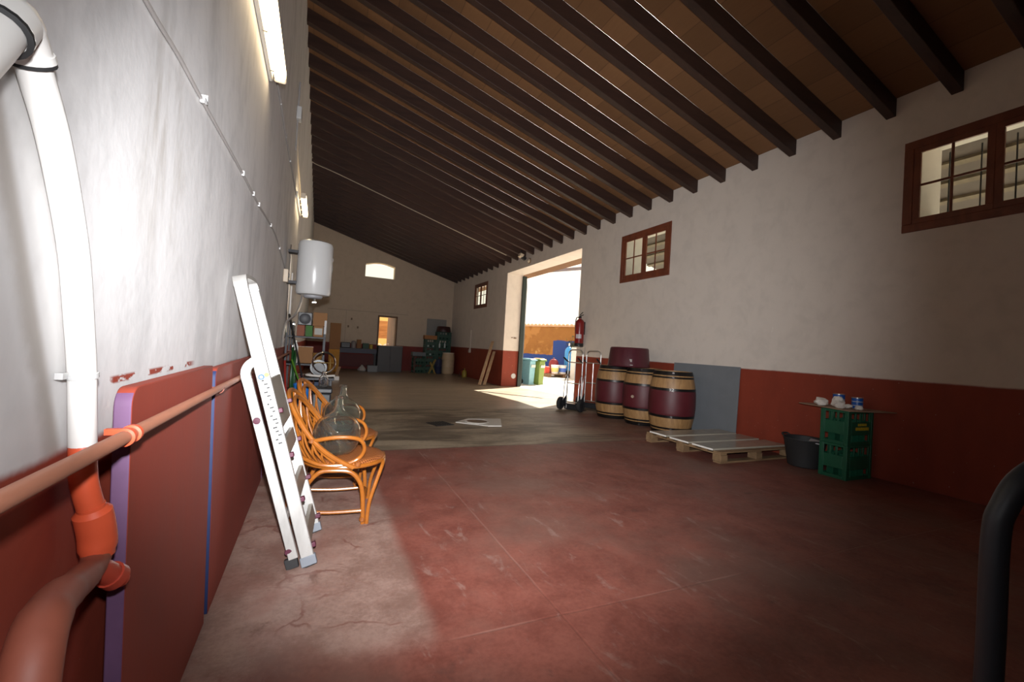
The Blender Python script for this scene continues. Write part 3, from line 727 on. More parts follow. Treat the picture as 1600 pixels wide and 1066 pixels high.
# ================================================================== rattan chairs
def make_chair(label, loc, rz):
    t = thing('rattan_chair', label, 'chair', loc, rz, 'rattan armchairs by the left wall')
    b = MB(); b.lathe([(0, .405), (.20, .408), (.245, .405), (.262, .392), (.258, .376), (.23, .370), (0, .372)], (.02, 0, 0), 40); b.build('seat', weave, t)
    b = MB(); b.tube([(.02 + .262 * math.cos(a), .262 * math.sin(a), .375) for a in [2 * PI * k / 36 for k in range(36)]], .014, 10, closed=True); b.build('seat_ring', rattan, t)
    for s in (-1, 1):
        b = MB(); b.tube(curve([(.168, .236 * s, .0), (.158, .235 * s, .17), (.135, .238 * s, .27), (.075, .243 * s, .338), (-.02, .245 * s, .352), (-.12, .240 * s, .335), (-.20, .228 * s, .22), (-.275, .21 * s, 0)], 6), .0145, 10); b.build('leg_hoop', rattan, t)
        b = MB(); b.tube(curve([(.160, .235 * s, .085), (-.04, .225 * s, .078), (-.255, .213 * s, .09)], 5), .011, 8); b.build('stretcher', rattan, t)
        arm = curve([(-.16, .295 * s, .55), (-.06, .325 * s, .575), (.05, .325 * s, .580), (.125, .295 * s, .555), (.150, .26 * s, .49), (.115, .245 * s, .425), (.02, .268 * s, .392), (-.10, .268 * s, .395), (-.19, .235 * s, .42), (-.26, .18 * s, .445)], 6)
        b = MB(); b.tube(arm, .0125, 10); b.build('armrest', rattan, t)
    b = MB(); b.tube(curve([(.192, -.236, 0), (.20, -.236, .13), (.235, -.215, .26), (.272, -.15, .362), (.283, 0, .372), (.272, .15, .362), (.235, .215, .26), (.20, .236, .13), (.192, .236, 0)], 5), .0125, 10); b.build('front_hoop', rattan, t)
    b = MB(); b.tube(curve([(-.298, -.20, 0), (-.285, -.19, .2), (-.25, -.13, .36), (-.245, 0, .37), (-.25, .13, .36), (-.285, .19, .2), (-.298, .20, 0)], 5), .0125, 10); b.build('back_hoop', rattan, t)
    b = MB(); b.tube([(.155, -.232, .085), (.175, 0, .15), (.155, .232, .085)], .010, 8); b.build('cross_stretcher', rattan, t)
    b = MB(); b.tube([(-.26, -.21, .09), (-.26, .21, .09)], .010, 8); b.build('cross_stretcher', rattan, t)
    rail = [V(p) for p in [(.09, -.262, .372), (-.04, -.285, .45), (-.15, -.300, .55), (-.25, -.265, .68), (-.325, -.16, .79), (-.35, 0, .83)]]
    full = rail + [V((p.x, -p.y, p.z)) for p in reversed(rail[:-1])]; R1 = curve(full, 6)
    b = MB(); b.tube(R1, .0155, 10); b.build('back_rail', rattan, t)
    b = MB(); in2 = curve([V((p.x * .93 + .012, p.y * .90, p.z - .045)) for p in full[1:-1]], 6); b.tube(in2, .0125, 10); b.build('inner_rail', rattan, t)
    b = MB(); n = len(R1)
    for i in range(12):
        a = math.radians(112 + 136 * i / 11); p0 = V((.02 + .25 * math.cos(a), .25 * math.sin(a), .385))
        for sh in (-2, 2):
            k = int(n * .5 - (i - 5.5) * n * .058 + sh); k = max(6, min(n - 7, k)); p2 = R1[k] 
            mid = (p0 + p2) / 2 + V((-.035 * abs(math.cos(a)), .02 * math.sin(a), 0))
            b.tube(curve([p0, mid, p2], 4), .0075, 6)
    b.build('back_canes', rattan, t)
    for s in (-1, 1):
        for p in ((-.16, .297 * s, .553), (.115, .247 * s, .39), (.165, .236 * s, .03), (-.27, .212 * s, .04)):
            b = MB(); b.lathe([(.017, -.014), (.0205, -.010), (.0205, .010), (.017, .014)], p, 12, axis=(.25, 0, 1)); b.build('cane_binding', M('dark_cane_binding', (.24, .075, .015), .4), t)
    return t
ch = make_chair('rattan armchair with a glass demijohn, nearer one beside the ladder', (.20, 3.22, 0), -.12)
dup(ch, (.235, 3.98, 0), -.2, 'rattan armchair with a demijohn, further one behind the first chair')

# demijohns and carboy
demi = glass_mat('pale_green_glass', (.92, .97, .90))
clear = glass_mat('clear_glass', (.985, .985, .985))
def shell(prof, th):                                  # outer then inner profile: a real hollow bottle
    inner = [(max(r - th, 0.0), z + (th if i < 2 else 0)) for i, (r, z) in enumerate(prof)]
    return prof + list(reversed(inner))
def demijohn(label, loc, s):
    t = thing('demijohn', label, 'demijohn', loc, group='glass demijohns on the chairs')
    pr = [(0, 0), (.085, 0), (.115, .012), (.142, .05), (.158, .11), (.160, .16), (.150, .205), (.122, .243), (.080, .272), (.050, .292), (.034, .318), (.028, .350), (.0265, .385)]
    b = MB(); b.lathe([(r * s, z * s) for r, z in shell(pr, .005)], n=48); b.build('bottle_body', demi, t, sharp=60)
    b = MB(); b.lathe([(.0266 * s, .380 * s), (.034 * s, .382 * s), (.035 * s, .398 * s), (.027 * s, .405 * s), (.0215 * s, .40 * s), (.0215 * s, .382 * s), (.0266 * s, .380 * s)], n=32); b.build('bottle_lip', demi, t, sharp=60)
demijohn('hollow glass demijohn on the nearer rattan chair', (.16, 3.20, .411), .96)
demijohn('hollow glass demijohn on the further rattan chair', (.225, 3.97, .411), .96)

# black tub with carboy, behind the chairs
t = thing('storage_tub', 'black plastic tub standing behind the rattan chairs', 'tub', (.065, 4.62, 0))
b = MB(); b.box((0, 0, .33), (.15, .22, .66), taper=1.12); b.build('tub_body', black_plastic, t, bevel=.015)
b = MB(); b.box((0, 0, .685), (.185, .26, .05)); b.build('tub_rim', black_plastic, t, bevel=.012)
b = MB(); pr = [(0, 0), (.036, 0), (.042, .01), (.043, .06), (.040, .09), (.022, .115), (.015, .135), (.0145, .155)]
b.lathe(shell(pr, .003), n=28); o = b.build('glass_carboy', clear, loc=(.075, 4.60, .7115), sharp=60); tag(o, 'small clear glass bottle standing on the black tub', 'bottle')
t = thing('bucket', 'bright blue bucket behind the back of further chair', 'bucket', (-.11, 4.62, 0))
b = MB(); b.lathe([(0, 0), (.055, 0), (.06, .01), (.075, .72), (.08, .725), (.08, .74), (.072, .74), (.058, .02), (0, .02)], n=24); b.build('bucket_body', M('bright_blue_plastic', (.012, .10, .32), .4), t)

# leaning pole
b = MB(); b.tube([(-.395, 7.0, 1.49), (.07, 4.86, .0)], .011, 10); b.tube([(-.395, 7.0, 1.49), (-.30, 6.56, 1.19)], .015, 10)
tag(b.build('leaning_pole', dark_steel), 'thin dark pole leaning across the clutter to the left wall', 'pole')

# hoses on the wall
def coil(name, c, r, turns, mat, rad, label, squash=1.6, drop=.0):
    pts = []; n = 24
    for i in range(turns * n + 1):
        a = 2 * PI * i / n; k = i / (turns * n)
        pts.append((c[0] + .05 * k + .01 * math.sin(a * .7), c[1] + r * math.cos(a) * (1 + .10 * math.sin(3 * k)), c[2] + r * squash * math.sin(a) * (1 + .08 * math.cos(5 * k))))
    b = MB(); b.tube(pts, rad, 8); o = b.build(name, mat); return tag(o, label, 'hose')
hose_g = M('green_hose_rubber', (.008, .055, .012), .4)
coil('garden_hose', (-.315, 6.75, .62), .20, 5, hose_g, .013, 'green hose coiled against the left wall behind the chairs', 1.9)
b = MB(); b.tube(curve([(-.33, 5.6, .90), (-.28, 5.35, .55), (-.17, 5.2, .25), (-.05, 5.15, .03), (.06, 5.25, .013)], 6), .012, 8); tag(b.build('red_hose', M('red_hose_rubber', (.20, .016, .012), .4)), 'red hose hanging down beside the green one', 'hose')
b = MB(); b.tube(curve([(-.27, 5.85, .90), (-.14, 5.6, .6), (.0, 5.35, .42), (.04, 5.2, .2), (.10, 5.3, .014)], 6), .010, 8); tag(b.build('thin_hose', M('yellow_green_hose', (.06, .16, .012), .4)), 'thin yellow green hose dropping from the pump bench', 'hose')
t = thing('tool_bar', 'dark coat rail hung with tools on the left wall', 'tool rack', (XL + .02, 8.3, 1.2))
b = MB(); b.box((0, 0, .18), (.03, .5, .06)); b.build('rail_board', black_plastic, t)
for i in range(5):
    b = MB(); b.box((.03, -.24 + i * .12, .0), (.03, .05, .34 + .06 * (i % 3))); b.tube([(.03, -.24 + i * .12, .16), (.03, -.24 + i * .12, -.28)], .012, 8); b.build('hand_tool', [dark_steel, steel, black_plastic][i % 3], t, bevel=.004)

# pump bench with big ring
t = thing('transfer_pump', 'dark transfer pump on a stand with coiled hose ring', 'pump', (.06, 6.15, 0))
b = MB()
for x in (-.16, .12):
    for y in (-.2, .2): b.box((x, y, .33), (.03, .03, .66))
b.box((-.02, 0, .67), (.36, .48, .03)); b.build('stand', dark_steel, t, bevel=.003)
b = MB(); b.lathe([(0, -.16), (.06, -.16), (.075, -.13), (.075, .10), (.06, .13), (0, .13)], (-.03, 0, .80), 24, axis=(0, 1, 0)); b.lathe([(0, -.02), (.10, -.02), (.10, .03), (0, .03)], (-.03, .0, .80), 24, axis=(0, 1, 0)); b.build('pump_body', M('dark_teal_enamel', (.014, .022, .025), .35), t)
b = MB(); b.lathe([(0, 0), (.07, 0), (.07, .03), (.04, .05), (0, .05)], (-.03, -.22, .80), 24, axis=(0, 1, 0)); b.build('pump_head', black_plastic, t)
for i in range(4):
    b = MB(); r = .128 + .005 * (i % 2); b.tube([(.03 + r * math.cos(a), -.22 + .018 * i, .875 + r * math.sin(a)) for a in [2 * PI * k / 36 for k in range(36)]], .009, 8, closed=True); b.build('hose_ring', black_rubber if i else chrome, t)
b = MB(); b.tube([(-.1, -.2, .87), (.14, -.2, .875)], .006, 8); b.tube([(.1, -.2, .93), (.1, -.2, .79)], .008, 8); b.build('valve_lever', M('brass', (.55, .36, .12), .3, .9), t)
b = MB(); b.tube(curve([(-.12, -.1, .72), (-.16, -.24, .72), (.0, -.27, .71), (.16, -.2, .715)], 6), .014, 8); b.build('hose_tail', M('pale_hose', (.45, .42, .38), .5), t)

# wire shelf rack
t = thing('shelf_rack', 'dark metal shelf rack against left wall beyond the heater', 'shelf rack', (-.17, 7.35, 0))
b = MB()
for x in (-.24, .26):
    for y in (-.36, .36): b.box((x, y, .70), (.025, .025, 1.40))
b.build('uprights', dark_steel, t)
for z in (.35, .78, 1.18):
    b = MB(); b.box((.01, 0, z), (.53, .76, .025)); b.build('shelf_board', dark_steel, t, bevel=.003)
b = MB(); b.box((.26, -.375, 1.34), (.03, .012, .20)); b.build('white_tag', M('pale_rack_tag', (.36, .35, .34), .5), t)
RX, RY = -.17, 7.35
def carton(c, s, mat, label, nm='carton', lid=True, rz=0, cat='box', group=None, band=None):
    t = thing(nm, label, cat, (c[0], c[1], c[2]), rz, group)
    b = MB(); b.box((0, 0, s[2] / 2), s); b.build('box_body', mat, t, bevel=.004)
    if lid:
        b = MB(); b.box((0, 0, s[2] + .002), (s[0] * .98, .05, .003)); b.build('packing_tape', M('packing_tape', (.50, .36, .20), .35), t)
    if band:
        b = MB(); b.box((0, -s[1] / 2 - .002, s[2] * .5), (s[0] * .8, .003, s[2] * .6)); b.build('box_label', band, t)
    return t
carton((.015, RY - .16, 1.355), (.19, .3, .20), cardboard, 'brown carton on top of the shelf rack boxes')
t = thing('speaker', 'dark round faced speaker box on the rack below heater', 'speaker', (-.19, RY - .15, 1.355))
b = MB(); b.box((0, 0, .095), (.19, .24, .19)); b.build('cabinet', black_plastic, t, bevel=.008)
b = MB(); b.lathe([(0, .0), (.05, .004), (.07, .012), (.078, .010), (.08, 0)], (0, -.121, .095), 28, axis=(0, -1, 0)); b.build('speaker_cone', M('grey_cone', (.04, .04, .045), .5), t)
for i, (x, wd, mt, lb) in enumerate(((-.235, .10, M('terracotta_card', (.20, .055, .024), .7), 'small terracotta coloured box on the rack shelf'), (-.125, .09, M('green_card', (.03, .11, .015), .7), 'small green box on the rack shelf'), (.0, .13, cardboard, 'brown box with a white label on the rack shelf'))):
    carton((x, RY - .25, 1.193), (wd, .2, .16), mt, lb, 'small_box', False, band=M('pale_box_label', (.30, .29, .26), .6) if i == 2 else None)
t = thing('white_bottle', 'white plastic bottle standing on the middle rack shelf', 'bottle', (-.29, RY - .28, .7935)); b = MB(); b.lathe([(0, 0), (.035, 0), (.038, .01), (.038, .24), (.02, .29), (.014, .30), (.014, .33), (0, .33)], n=20); b.build('bottle_body', white_pvc, t)
carton((-.165, RY - .06, .7935), (.22, .30, .24), cardboard, 'brown open carton on the middle rack shelf')
t = thing('basket', 'amber wicker basket at the end of middle rack shelf', 'basket', (.01, RY - .27, .7935)); b = MB(); b.lathe([(0, 0), (.05, 0), (.07, .15), (.075, .16), (.065, .16), (.045, .015), (0, .015)], n=20); b.build('basket_body', M('amber_wicker', (.20, .095, .02), .6), t)
carton((-.18, RY - .15, .363), (.3, .3, .26), M('dark_red_card', (.11, .02, .02), .7), 'dark red box on the lowest rack shelf')
carton((.07, RY - .2, .363), (.16, .28, .2), M('dark_blue_card', (.03, .05, .10), .7), 'dark blue box on the lowest rack shelf')

# ================================================================== far end of the hall
FZ = -.11
def tall(label, z, mat, h): return carton((.60, 18.1, z), (.38, .42, h), mat, label, 'tall_carton', True)
tall('tall amber carton on the floor, lower one of the stack', FZ, M('amber_card', (.46, .22, .035), .8), .86)
tall('tall brown carton on top of the amber one', FZ + .867, M('dark_card', (.26, .125, .05), .8), 1.0)
t = thing('foam_block', 'white foam sheet lying on the floor before the cartons', 'foam block', (.44, 14.6, FZ)); b = MB(); b.box((0, 0, .06), (.46, .5, .12)); b.build('slab', white_pvc, t, bevel=.006)
b = MB(); b.bar((.58, 15.0, FZ + .02), (.70, 15.2, FZ + .36), .08, .03); tag(b.build('scrap_plank', plank_wood), 'short scrap of wood propped behind the white foam', 'plank')
t = thing('workbench', 'dark workbench with a dark red front against far wall', 'workbench', (1.52, 19.2, FZ))
b = MB(); b.box((0, 0, .90), (1.50, .75, .05)); b.build('bench_top', M('dark_bench_top', (.035, .035, .05), .5), t, bevel=.006)
for x in (-.70, .70):
    for y in (-.32, .32):
        b = MB(); b.box((x, y, .4375), (.07, .07, .875)); b.build('leg', dark_steel, t)
b = MB(); b.box((0, -.28, .42), (1.30, .03, .50)); b.build('front_panel', M('dark_red_cloth', (.07, .010, .012), .7), t)
b = MB(); b.box((0, -.36, .80), (1.5, .03, .15)); b.build('apron', M('navy_paint', (.02, .022, .05), .5), t)
BT = FZ + .926
t = thing('storage_case', 'dark low case at the left end of the far bench', 'case', (1.05, 19.15, BT)); b = MB(); b.box((0, 0, .11), (.36, .36, .22)); b.build('case', black_plastic, t, bevel=.02); b = MB(); b.box((0, -.2, .05), (.28, .12, .015)); b.build('front_ledge', M('grey_tray', (.3, .3, .3), .5), t)
t = thing('canister', 'pale metal canister with a domed lid on bench', 'canister', (1.36, 19.1, BT)); b = MB(); b.lathe([(0, 0), (.10, 0), (.10, .22), (.08, .27), (.03, .30), (0, .30)], n=24); b.build('can_body', M('grey_can', (.20, .18, .18), .5), t)
carton((1.57, 19.1, BT), (.17, .2, .36), cardboard, 'upright brown box in the middle of bench', 'upright_box')
carton((1.84, 19.1, BT), (.24, .26, .22), M('deep_green_card', (.02, .06, .035), .6), 'dark green box on the bench beside yellow tin', 'green_box', False)
t = thing('tin', 'yellow tin at the right end of the bench', 'tin', (2.06, 19.05, BT)); b = MB(); b.lathe([(0, 0), (.07, 0), (.07, .15), (.06, .17), (0, .17)], n=20); b.build('tin_body', M('yellow_tin', (.45, .30, .03), .4), t)
t = thing('white_sack', 'crumpled white sack lying under the bench', 'sack', (1.72, 18.72, FZ))
b = MB(); b.lathe([(0, 0), (.14, .0), (.17, .05), (.14, .13), (.06, .18), (.02, .24), (0, .24)], n=16)
for v in b.b.verts: v.co += V((rnd.uniform(-.02, .02), rnd.uniform(-.02, .02), rnd.uniform(0, .02)))
b.build('sack_body', M('dirty_white_sack', (.40, .38, .36), .8), t)
carton((2.10, 18.62, FZ), (.38, .34, .26), grey_panel, 'grey blue box on the floor before the bench', 'storage_box', False)
t = thing('steel_cabinet', 'tall dark grey cabinet beside the far bench', 'cabinet', (2.80, 18.95, FZ))
b = MB(); b.box((0, .0, .54), (1.0, .6, 1.08)); b.build('cabinet_body', M('charcoal_paint', (.045, .046, .052), .5), t, bevel=.01)
for x in (-.245, .245):
    b = MB(); b.box((x, -.308, .54), (.48, .016, 1.02)); dr = b.build('door', MATS['charcoal_paint'], t, bevel=.004); b = MB(); b.box((x * .12, -.322, .6), (.014, .02, .12)); b.build('handle', dark_steel, dr)
b = MB(); b.box((0, 0, 1.085), (1.02, .62, .02)); b.build('cabinet_top', grey_panel, t)

# bottle crates
def crate_mesh(L, Wd, H):
    b = MB(); th = .012
    def side(o, e, n_):                               # a wall of a crate with its openings
        o, e, n_ = V(o), V(e), V(n_); ln = e.length; d = e / ln; z = V((0, 0, 1))
        def pan(u0, u1, z0, z1): b.prism([o + d * u0 + z * z0, o + d * u1 + z * z0, o + d * u1 + z * z1, o + d * u0 + z * z1], n_ * th)
        p = .045 * ln / .42 + .012
        pan(0, p, 0, H); pan(ln - p, ln, 0, H); pan(p, ln - p, 0, H * .10); pan(p, ln - p, H * .30, H * .68); pan(p, ln - p, H * .93, H)
        k = 3 if ln > .35 else 2; gap = (ln - 2 * p)
        for i in range(1, k + 1):
            u = p + gap * i / (k + 1); pan(u - .012, u + .012, H * .68, H * .93)
    side((-L / 2, -Wd / 2, 0), (L, 0, 0), (0, 1, 0)); side((-L / 2, Wd / 2, 0), (L, 0, 0), (0, -1, 0))
    side((-L / 2, -Wd / 2, 0), (0, Wd, 0), (1, 0, 0)); side((L / 2, -Wd / 2, 0), (0, Wd, 0), (-1, 0, 0))
    for x in (-1, 1):
        for y in (-1, 1): b.box((x * (L / 2 - .012), y * (Wd / 2 - .012), H / 2), (.034, .034, H))
    b.box((0, 0, .012), (L - .02, Wd - .02, .016))
    return b
CL, CW, CH = .44, .275, .370
def make_crate(label, loc, rz=0, mat=crate_green, group='bottle crates', print_=True):
    t = thing('bottle_crate', label, 'crate', loc, rz, group)
    crate_mesh(CL, CW, CH).build('crate_shell', mat, t, bevel=.003, sharp=30)
    b = MB()
    for x in (-.11, 0, .11): b.box((x, 0, .14), (.004, CW - .03, .24))
    b.box((0, 0, .14), (L_ := CL - .03, .004, .24)); b.build('dividers', mat, t)
    return t
cr = make_crate('green bottle crate standing on the floor beside bucket, lower one', (5.425, 2.875, 0), -.02)
c2 = dup(cr, (5.425, 2.875, CH + .001), -.02, 'green bottle crate with yellow lettering, on top of other')
# lettering on the long side that faces the room
yel_print = M('yellow_crate_print', (.55, .40, .02), .5)
b = MB()
for i in range(5): b.box((-.035 + i * .032, -CW / 2 - .0012, .222), (.024, .0016, .026))
for i in range(8): b.box((-.075 + i * .030, -CW / 2 - .0012, .178), (.025, .0016, .034))
b.build('yellow_lettering', yel_print, c2)
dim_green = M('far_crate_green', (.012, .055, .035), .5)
# stacks at the far right corner
far_lab = ['lowest crate', 'second crate up', 'third crate up', 'fourth crate up', 'topmost crate']
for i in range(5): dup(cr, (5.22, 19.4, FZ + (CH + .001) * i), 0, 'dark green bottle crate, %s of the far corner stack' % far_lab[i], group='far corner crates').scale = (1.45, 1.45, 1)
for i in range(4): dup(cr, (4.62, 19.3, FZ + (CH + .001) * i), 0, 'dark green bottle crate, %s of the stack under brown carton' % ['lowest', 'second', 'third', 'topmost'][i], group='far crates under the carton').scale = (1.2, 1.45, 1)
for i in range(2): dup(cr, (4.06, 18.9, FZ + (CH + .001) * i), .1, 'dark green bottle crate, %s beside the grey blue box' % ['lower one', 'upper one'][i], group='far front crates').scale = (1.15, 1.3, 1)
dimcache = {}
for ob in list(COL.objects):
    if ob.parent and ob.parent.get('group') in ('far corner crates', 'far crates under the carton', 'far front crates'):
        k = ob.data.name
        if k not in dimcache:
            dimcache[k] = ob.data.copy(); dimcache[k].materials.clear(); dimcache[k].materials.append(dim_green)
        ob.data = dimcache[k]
t = thing('plastic_basin', 'dark wine red basin upturned on the far crate stack', 'basin', (5.22, 19.4, FZ + 5 * (CH + .001) + .001)); b = MB(); b.lathe([(.33, 0), (.335, .02), (.30, .22), (.27, .25), (0, .25), (0, .235), (.26, .235), (.29, .21), (.315, .02), (.33, 0)], n=32); b.build('basin_body', M('dark_wine_plastic', (.045, .012, .012), .45), t)
carton((4.58, 19.25, FZ + 4 * (CH + .001) + .001), (.55, .36, .17), M('orange_brown_card', (.34, .15, .055), .85), 'flat brown carton on the crates before grey panel')
for i, (x, z) in enumerate(((4.50, 1.186), (4.74, 1.186), (4.62, .815), (5.02, 1.186), (5.26, 1.186))):
    t = thing('bottle', 'clear glass bottle glinting in a far crate, %s' % ['left of the upper pair', 'right of the upper pair', 'single lower one', 'under the basin at left', 'under the basin at right'][i], 'bottle', (x, 19.19, FZ + z - .05), group='bottles in the far crates'); b = MB(); b.lathe([(0, 0), (.036, 0), (.036, .16), (.014, .22), (.014, .27), (0, .27)], n=14); b.build('bottle_body', M('pale_bottle', (.6, .62, .6), .08), t)
carton((3.95, 18.55, FZ + .74), (.55, .4, .16), M('slate_box', (.10, .12, .135), .6), 'shallow grey blue tray on the front crates', 'tray', False)
t = thing('wire_stand', 'dark red wire frame stand under the grey blue tray', 'stand', (3.72, 18.5, FZ)); b = MB()
for x in (-.08, .08):
    for y in (-.12, .12): b.tube([(x, y, 0), (x, y, .735)], .012, 8)
for z in (.15, .70): b.tube([(-.08, -.12, z), (.08, -.12, z), (.08, .12, z), (-.08, .12, z)], .010, 8, closed=True)
b.build('frame', M('dark_red_metal', (.12, .015, .015), .5), t)
t = thing('plastic_drum', 'tan plastic drum standing before the far crates', 'drum', (5.33, 18.75, FZ)); b = MB(); b.lathe([(0, 0), (.23, 0), (.26, .03), (.275, .10), (.275, .28), (.283, .30), (.275, .32), (.275, .62), (.283, .64), (.275, .66), (.27, .84), (.24, .91), (.20, .92), (0, .92)], n=36); b.build('drum_body', M('tan_plastic', (.50, .37, .23), .5), t)
b = MB(); b.lathe([(.245, .90), (.262, .90), (.262, .935), (.245, .935)], n=36); b.build('drum_band', cream, t)
t = thing('blue_drum', 'dark navy drum between the far crates and tan drum', 'drum', (4.87, 18.62, FZ)); b = MB(); b.lathe([(0, 0), (.15, 0), (.16, .02), (.16, .3), (.166, .31), (.16, .32), (.16, .60), (.14, .63), (0, .63)], n=28); b.build('drum_body', M('navy_plastic', (.02, .025, .06), .45), t)
t = thing('folding_frame', 'small yellow folding frame standing before the far crates', 'frame', (4.56, 18.45, FZ)); b = MB()
for s in (-1, 1): b.bar((-.14, .1 * s, 0), (.12, .1 * s, .62), .03, .03); b.bar((.14, .1 * s, 0), (-.1, .1 * s, .50), .03, .03)
for z, x in ((.60, .11), (.48, -.09)): b.bar((x, -.1, z), (x, .1, z), .03, .03)
b.build('cross_frame', M('mustard_metal', (.30, .19, .02), .5), t)
t = thing('garden_sprayer', 'yellow handled sprayer on the floor by right wall', 'sprayer', (5.62, 17.2, FZ)); b = MB(); b.lathe([(0, 0), (.09, 0), (.10, .02), (.10, .20), (.06, .27), (.02, .29), (.02, .36), (0, .36)], n=20); b.build('tank', M('dull_yellow', (.32, .24, .03), .5), t)
b = MB(); b.tube(curve([(0, 0, .3), (-.15, -.1, .3), (-.28, -.2, .12), (-.32, -.3, .015)], 5), .012, 8); b.build('spray_hose', black_rubber, t)
b = MB(); b.box((5.03, YF - .02, 1.88), (.92, .03, .92)); tag(b.build('wall_panel', M('dim_grey_panel', (.24, .235, .22), .7), bevel=.004), 'plain grey square panel hung on far wall above cartons', 'panel')
b = MB(); b.box((XR - .03, 17.0, 1.42), (.05, .06, .85)); b.box((XR - .045, 17.0, .98), (.08, .12, .14)); tag(b.build('trim_casing', M('wall_white', (.52, .45, .38), .7), bevel=.005), 'slim white pipe casing on right wall beyond doorway', 'casing', kind='structure')
for i, (x0, y0, x1, y1, z1, lb) in enumerate(((4.95, 13.5, 5.70, 14.42, 1.40, 'long pale plank leaning on right wall left of the doorway'), (5.15, 13.58, 5.70, 14.22, 1.04, 'shorter pale plank leaning beside the long one'))):
    b = MB(); z0 = fz(y0) + .03; b.bar((x0, y0, z0), (x1, y1, z1), .10, .028, (0, 0, 1)); tag(b.build('leaning_plank', plank_wood, bevel=.003), lb, 'plank')
for i, (x, z) in enumerate(((1.28, 2.05), (1.16, 1.72), (1.55, 1.70))):
    b = MB(); b.box((x, YF - .015, z), (.06, .03, .09)); tag(b.build('wall_socket', M('brown_socket', (.16, .10, .06), .6), bevel=.004), 'small brown fitting on the far wall, %s' % ['highest of three', 'lower left of three', 'lower right of three'][i], 'fitting')
b = MB(); b.box((2.0, YF - .012, 2.42), (3.4, .02, .03)); b.box((1.05, YF - .012, 1.7), (.02, .02, 1.44)); tag(b.build('wall_conduit', M('far_conduit', (.40, .33, .26), .7)), 'thin conduit running across the far wall', 'conduit')

# ================================================================== right side of the hall
# barrels: 0.985 m tall, standing on end
def make_barrel(label, loc, rz, top_black=True):
    t = thing('wine_barrel', label, 'barrel', loc, rz, 'oak wine barrels'); H = .985
    rad = lambda z: .360 - .072 * abs((z - H / 2) / (H / 2)) ** 2.1
    zs = [H * i / 28 for i in range(29)]
    def band(z0, z1, off, n=6): return [(rad(z0 + (z1 - z0) * i / n) + off, z0 + (z1 - z0) * i / n) for i in range(n + 1)]
    b = MB(); b.lathe([(0, .03), (rad(0) - .03, .03), (rad(0) - .02, 0)] + [(rad(z), z) for z in zs] + [(rad(H) - .022, H), (rad(H) - .028, H - .035), (0, H - .035)], n=48); b.build('staves', oak, t)
    b = MB(); b.lathe([(rad(.30), .30)] + band(.305, .685, .002, 14) + [(rad(.69), .69)], n=48); b.build('painted_belly', wine_paint, t)
    for z0, z1 in ((.0, .062), (.082, .110), (.262, .302), (.683, .723), (.875, .903), (.922, .984)):
        b = MB(); b.lathe([(rad(z0), z0)] + band(z0, z1, .0045, 4) + [(rad(z1), z1)], n=48)
        b.box((rad((z0 + z1) / 2) * math.cos(3.95) * 1.006, rad((z0 + z1) / 2) * math.sin(3.95) * 1.006, (z0 + z1) / 2), (.03, .006, (z1 - z0) * .7), (0, 0, 3.95 + PI / 2)); b.build('hoop', hoop_steel, t)
    return t
br = make_barrel('oak barrel with wine red belly nearest the pallet and grey board', (5.27, 5.33, 0), 0)
bm_ = dup(br, (5.35, 6.09, 0), -.12, 'oak barrel with wine red belly, middle one with a pale bung showing')
dup(br, (5.27, 6.82, 0), .9, 'oak barrel with wine red belly nearest the hand trucks')
b = MB(); b.lathe([(0, .012), (.024, .012), (.027, .0)], (.361 * math.cos(3.6), .361 * math.sin(3.6), .49), 20, axis=(math.cos(3.6), math.sin(3.6), 0)); b.build('bung', M('pale_bung', (.42, .33, .24), .6), bm_)
plate = M('white_number_paint', (.80, .78, .74), .5)
b = MB()                                              # the small painted 12 on the near barrel's upper hoop
a = 3.955; R_ = .36; u = V((math.sin(a), -math.cos(a), 0)) * 1.25; z = V((0, 0, 1)); o_ = V((math.cos(a) * .356, math.sin(a) * .356, .70)); n_ = V((math.cos(a), math.sin(a), 0))
seg = lambda p, q: b.bar(o_ + u * p[0] + z * p[1], o_ + u * q[0] + z * q[1], .006, .010, n_)
for p, q in (((.030, -.02), (.030, .022)), ((.030, .022), (.038, .014)), ((.014, .016), (.006, .022)), ((.006, .022), (-.008, .020)), ((-.008, .020), (-.010, .006)), ((-.010, .006), (.014, -.02)), ((.014, -.02), (-.014, -.02))): seg(p, q)
nb = b.build('painted_number', plate); nb.parent = br
t = thing('grape_tub', 'dark wine red tub standing upside down on the barrels', 'tub', (5.27, 6.44, .986))
b = MB(); b.lathe([(.375, 0), (.385, .012), (.378, .03), (.345, .33), (.33, .352), (0, .352), (0, .335), (.32, .335), (.33, .32), (.362, .02), (.375, 0)], n=48); b.build('tub_body', M('wine_red_plastic', (.07, .009, .016), .42, var=.2), t)
b = MB(); b.box((-.205, -.305, .12), (.045, .012, .05), (.06, 0, -.98)); b.build('tub_label', M('faded_tub_label', (.40, .36, .34), .5), t)
b = MB(); b.box((-.208, -.312, .04), (.07, .012, .016), (.06, 0, -.98)); b.build('rim_label', MATS['faded_tub_label'], t)

b = MB(); b.box((0, 0, .56), (.022, 1.30, 1.12)); tag(b.build('grey_sheet', grey_panel, bevel=.003, loc=(XR - .06, 5.13, 0), rot=(0, .035, 0)), 'plain grey board leaning on right wall behind barrels', 'board')

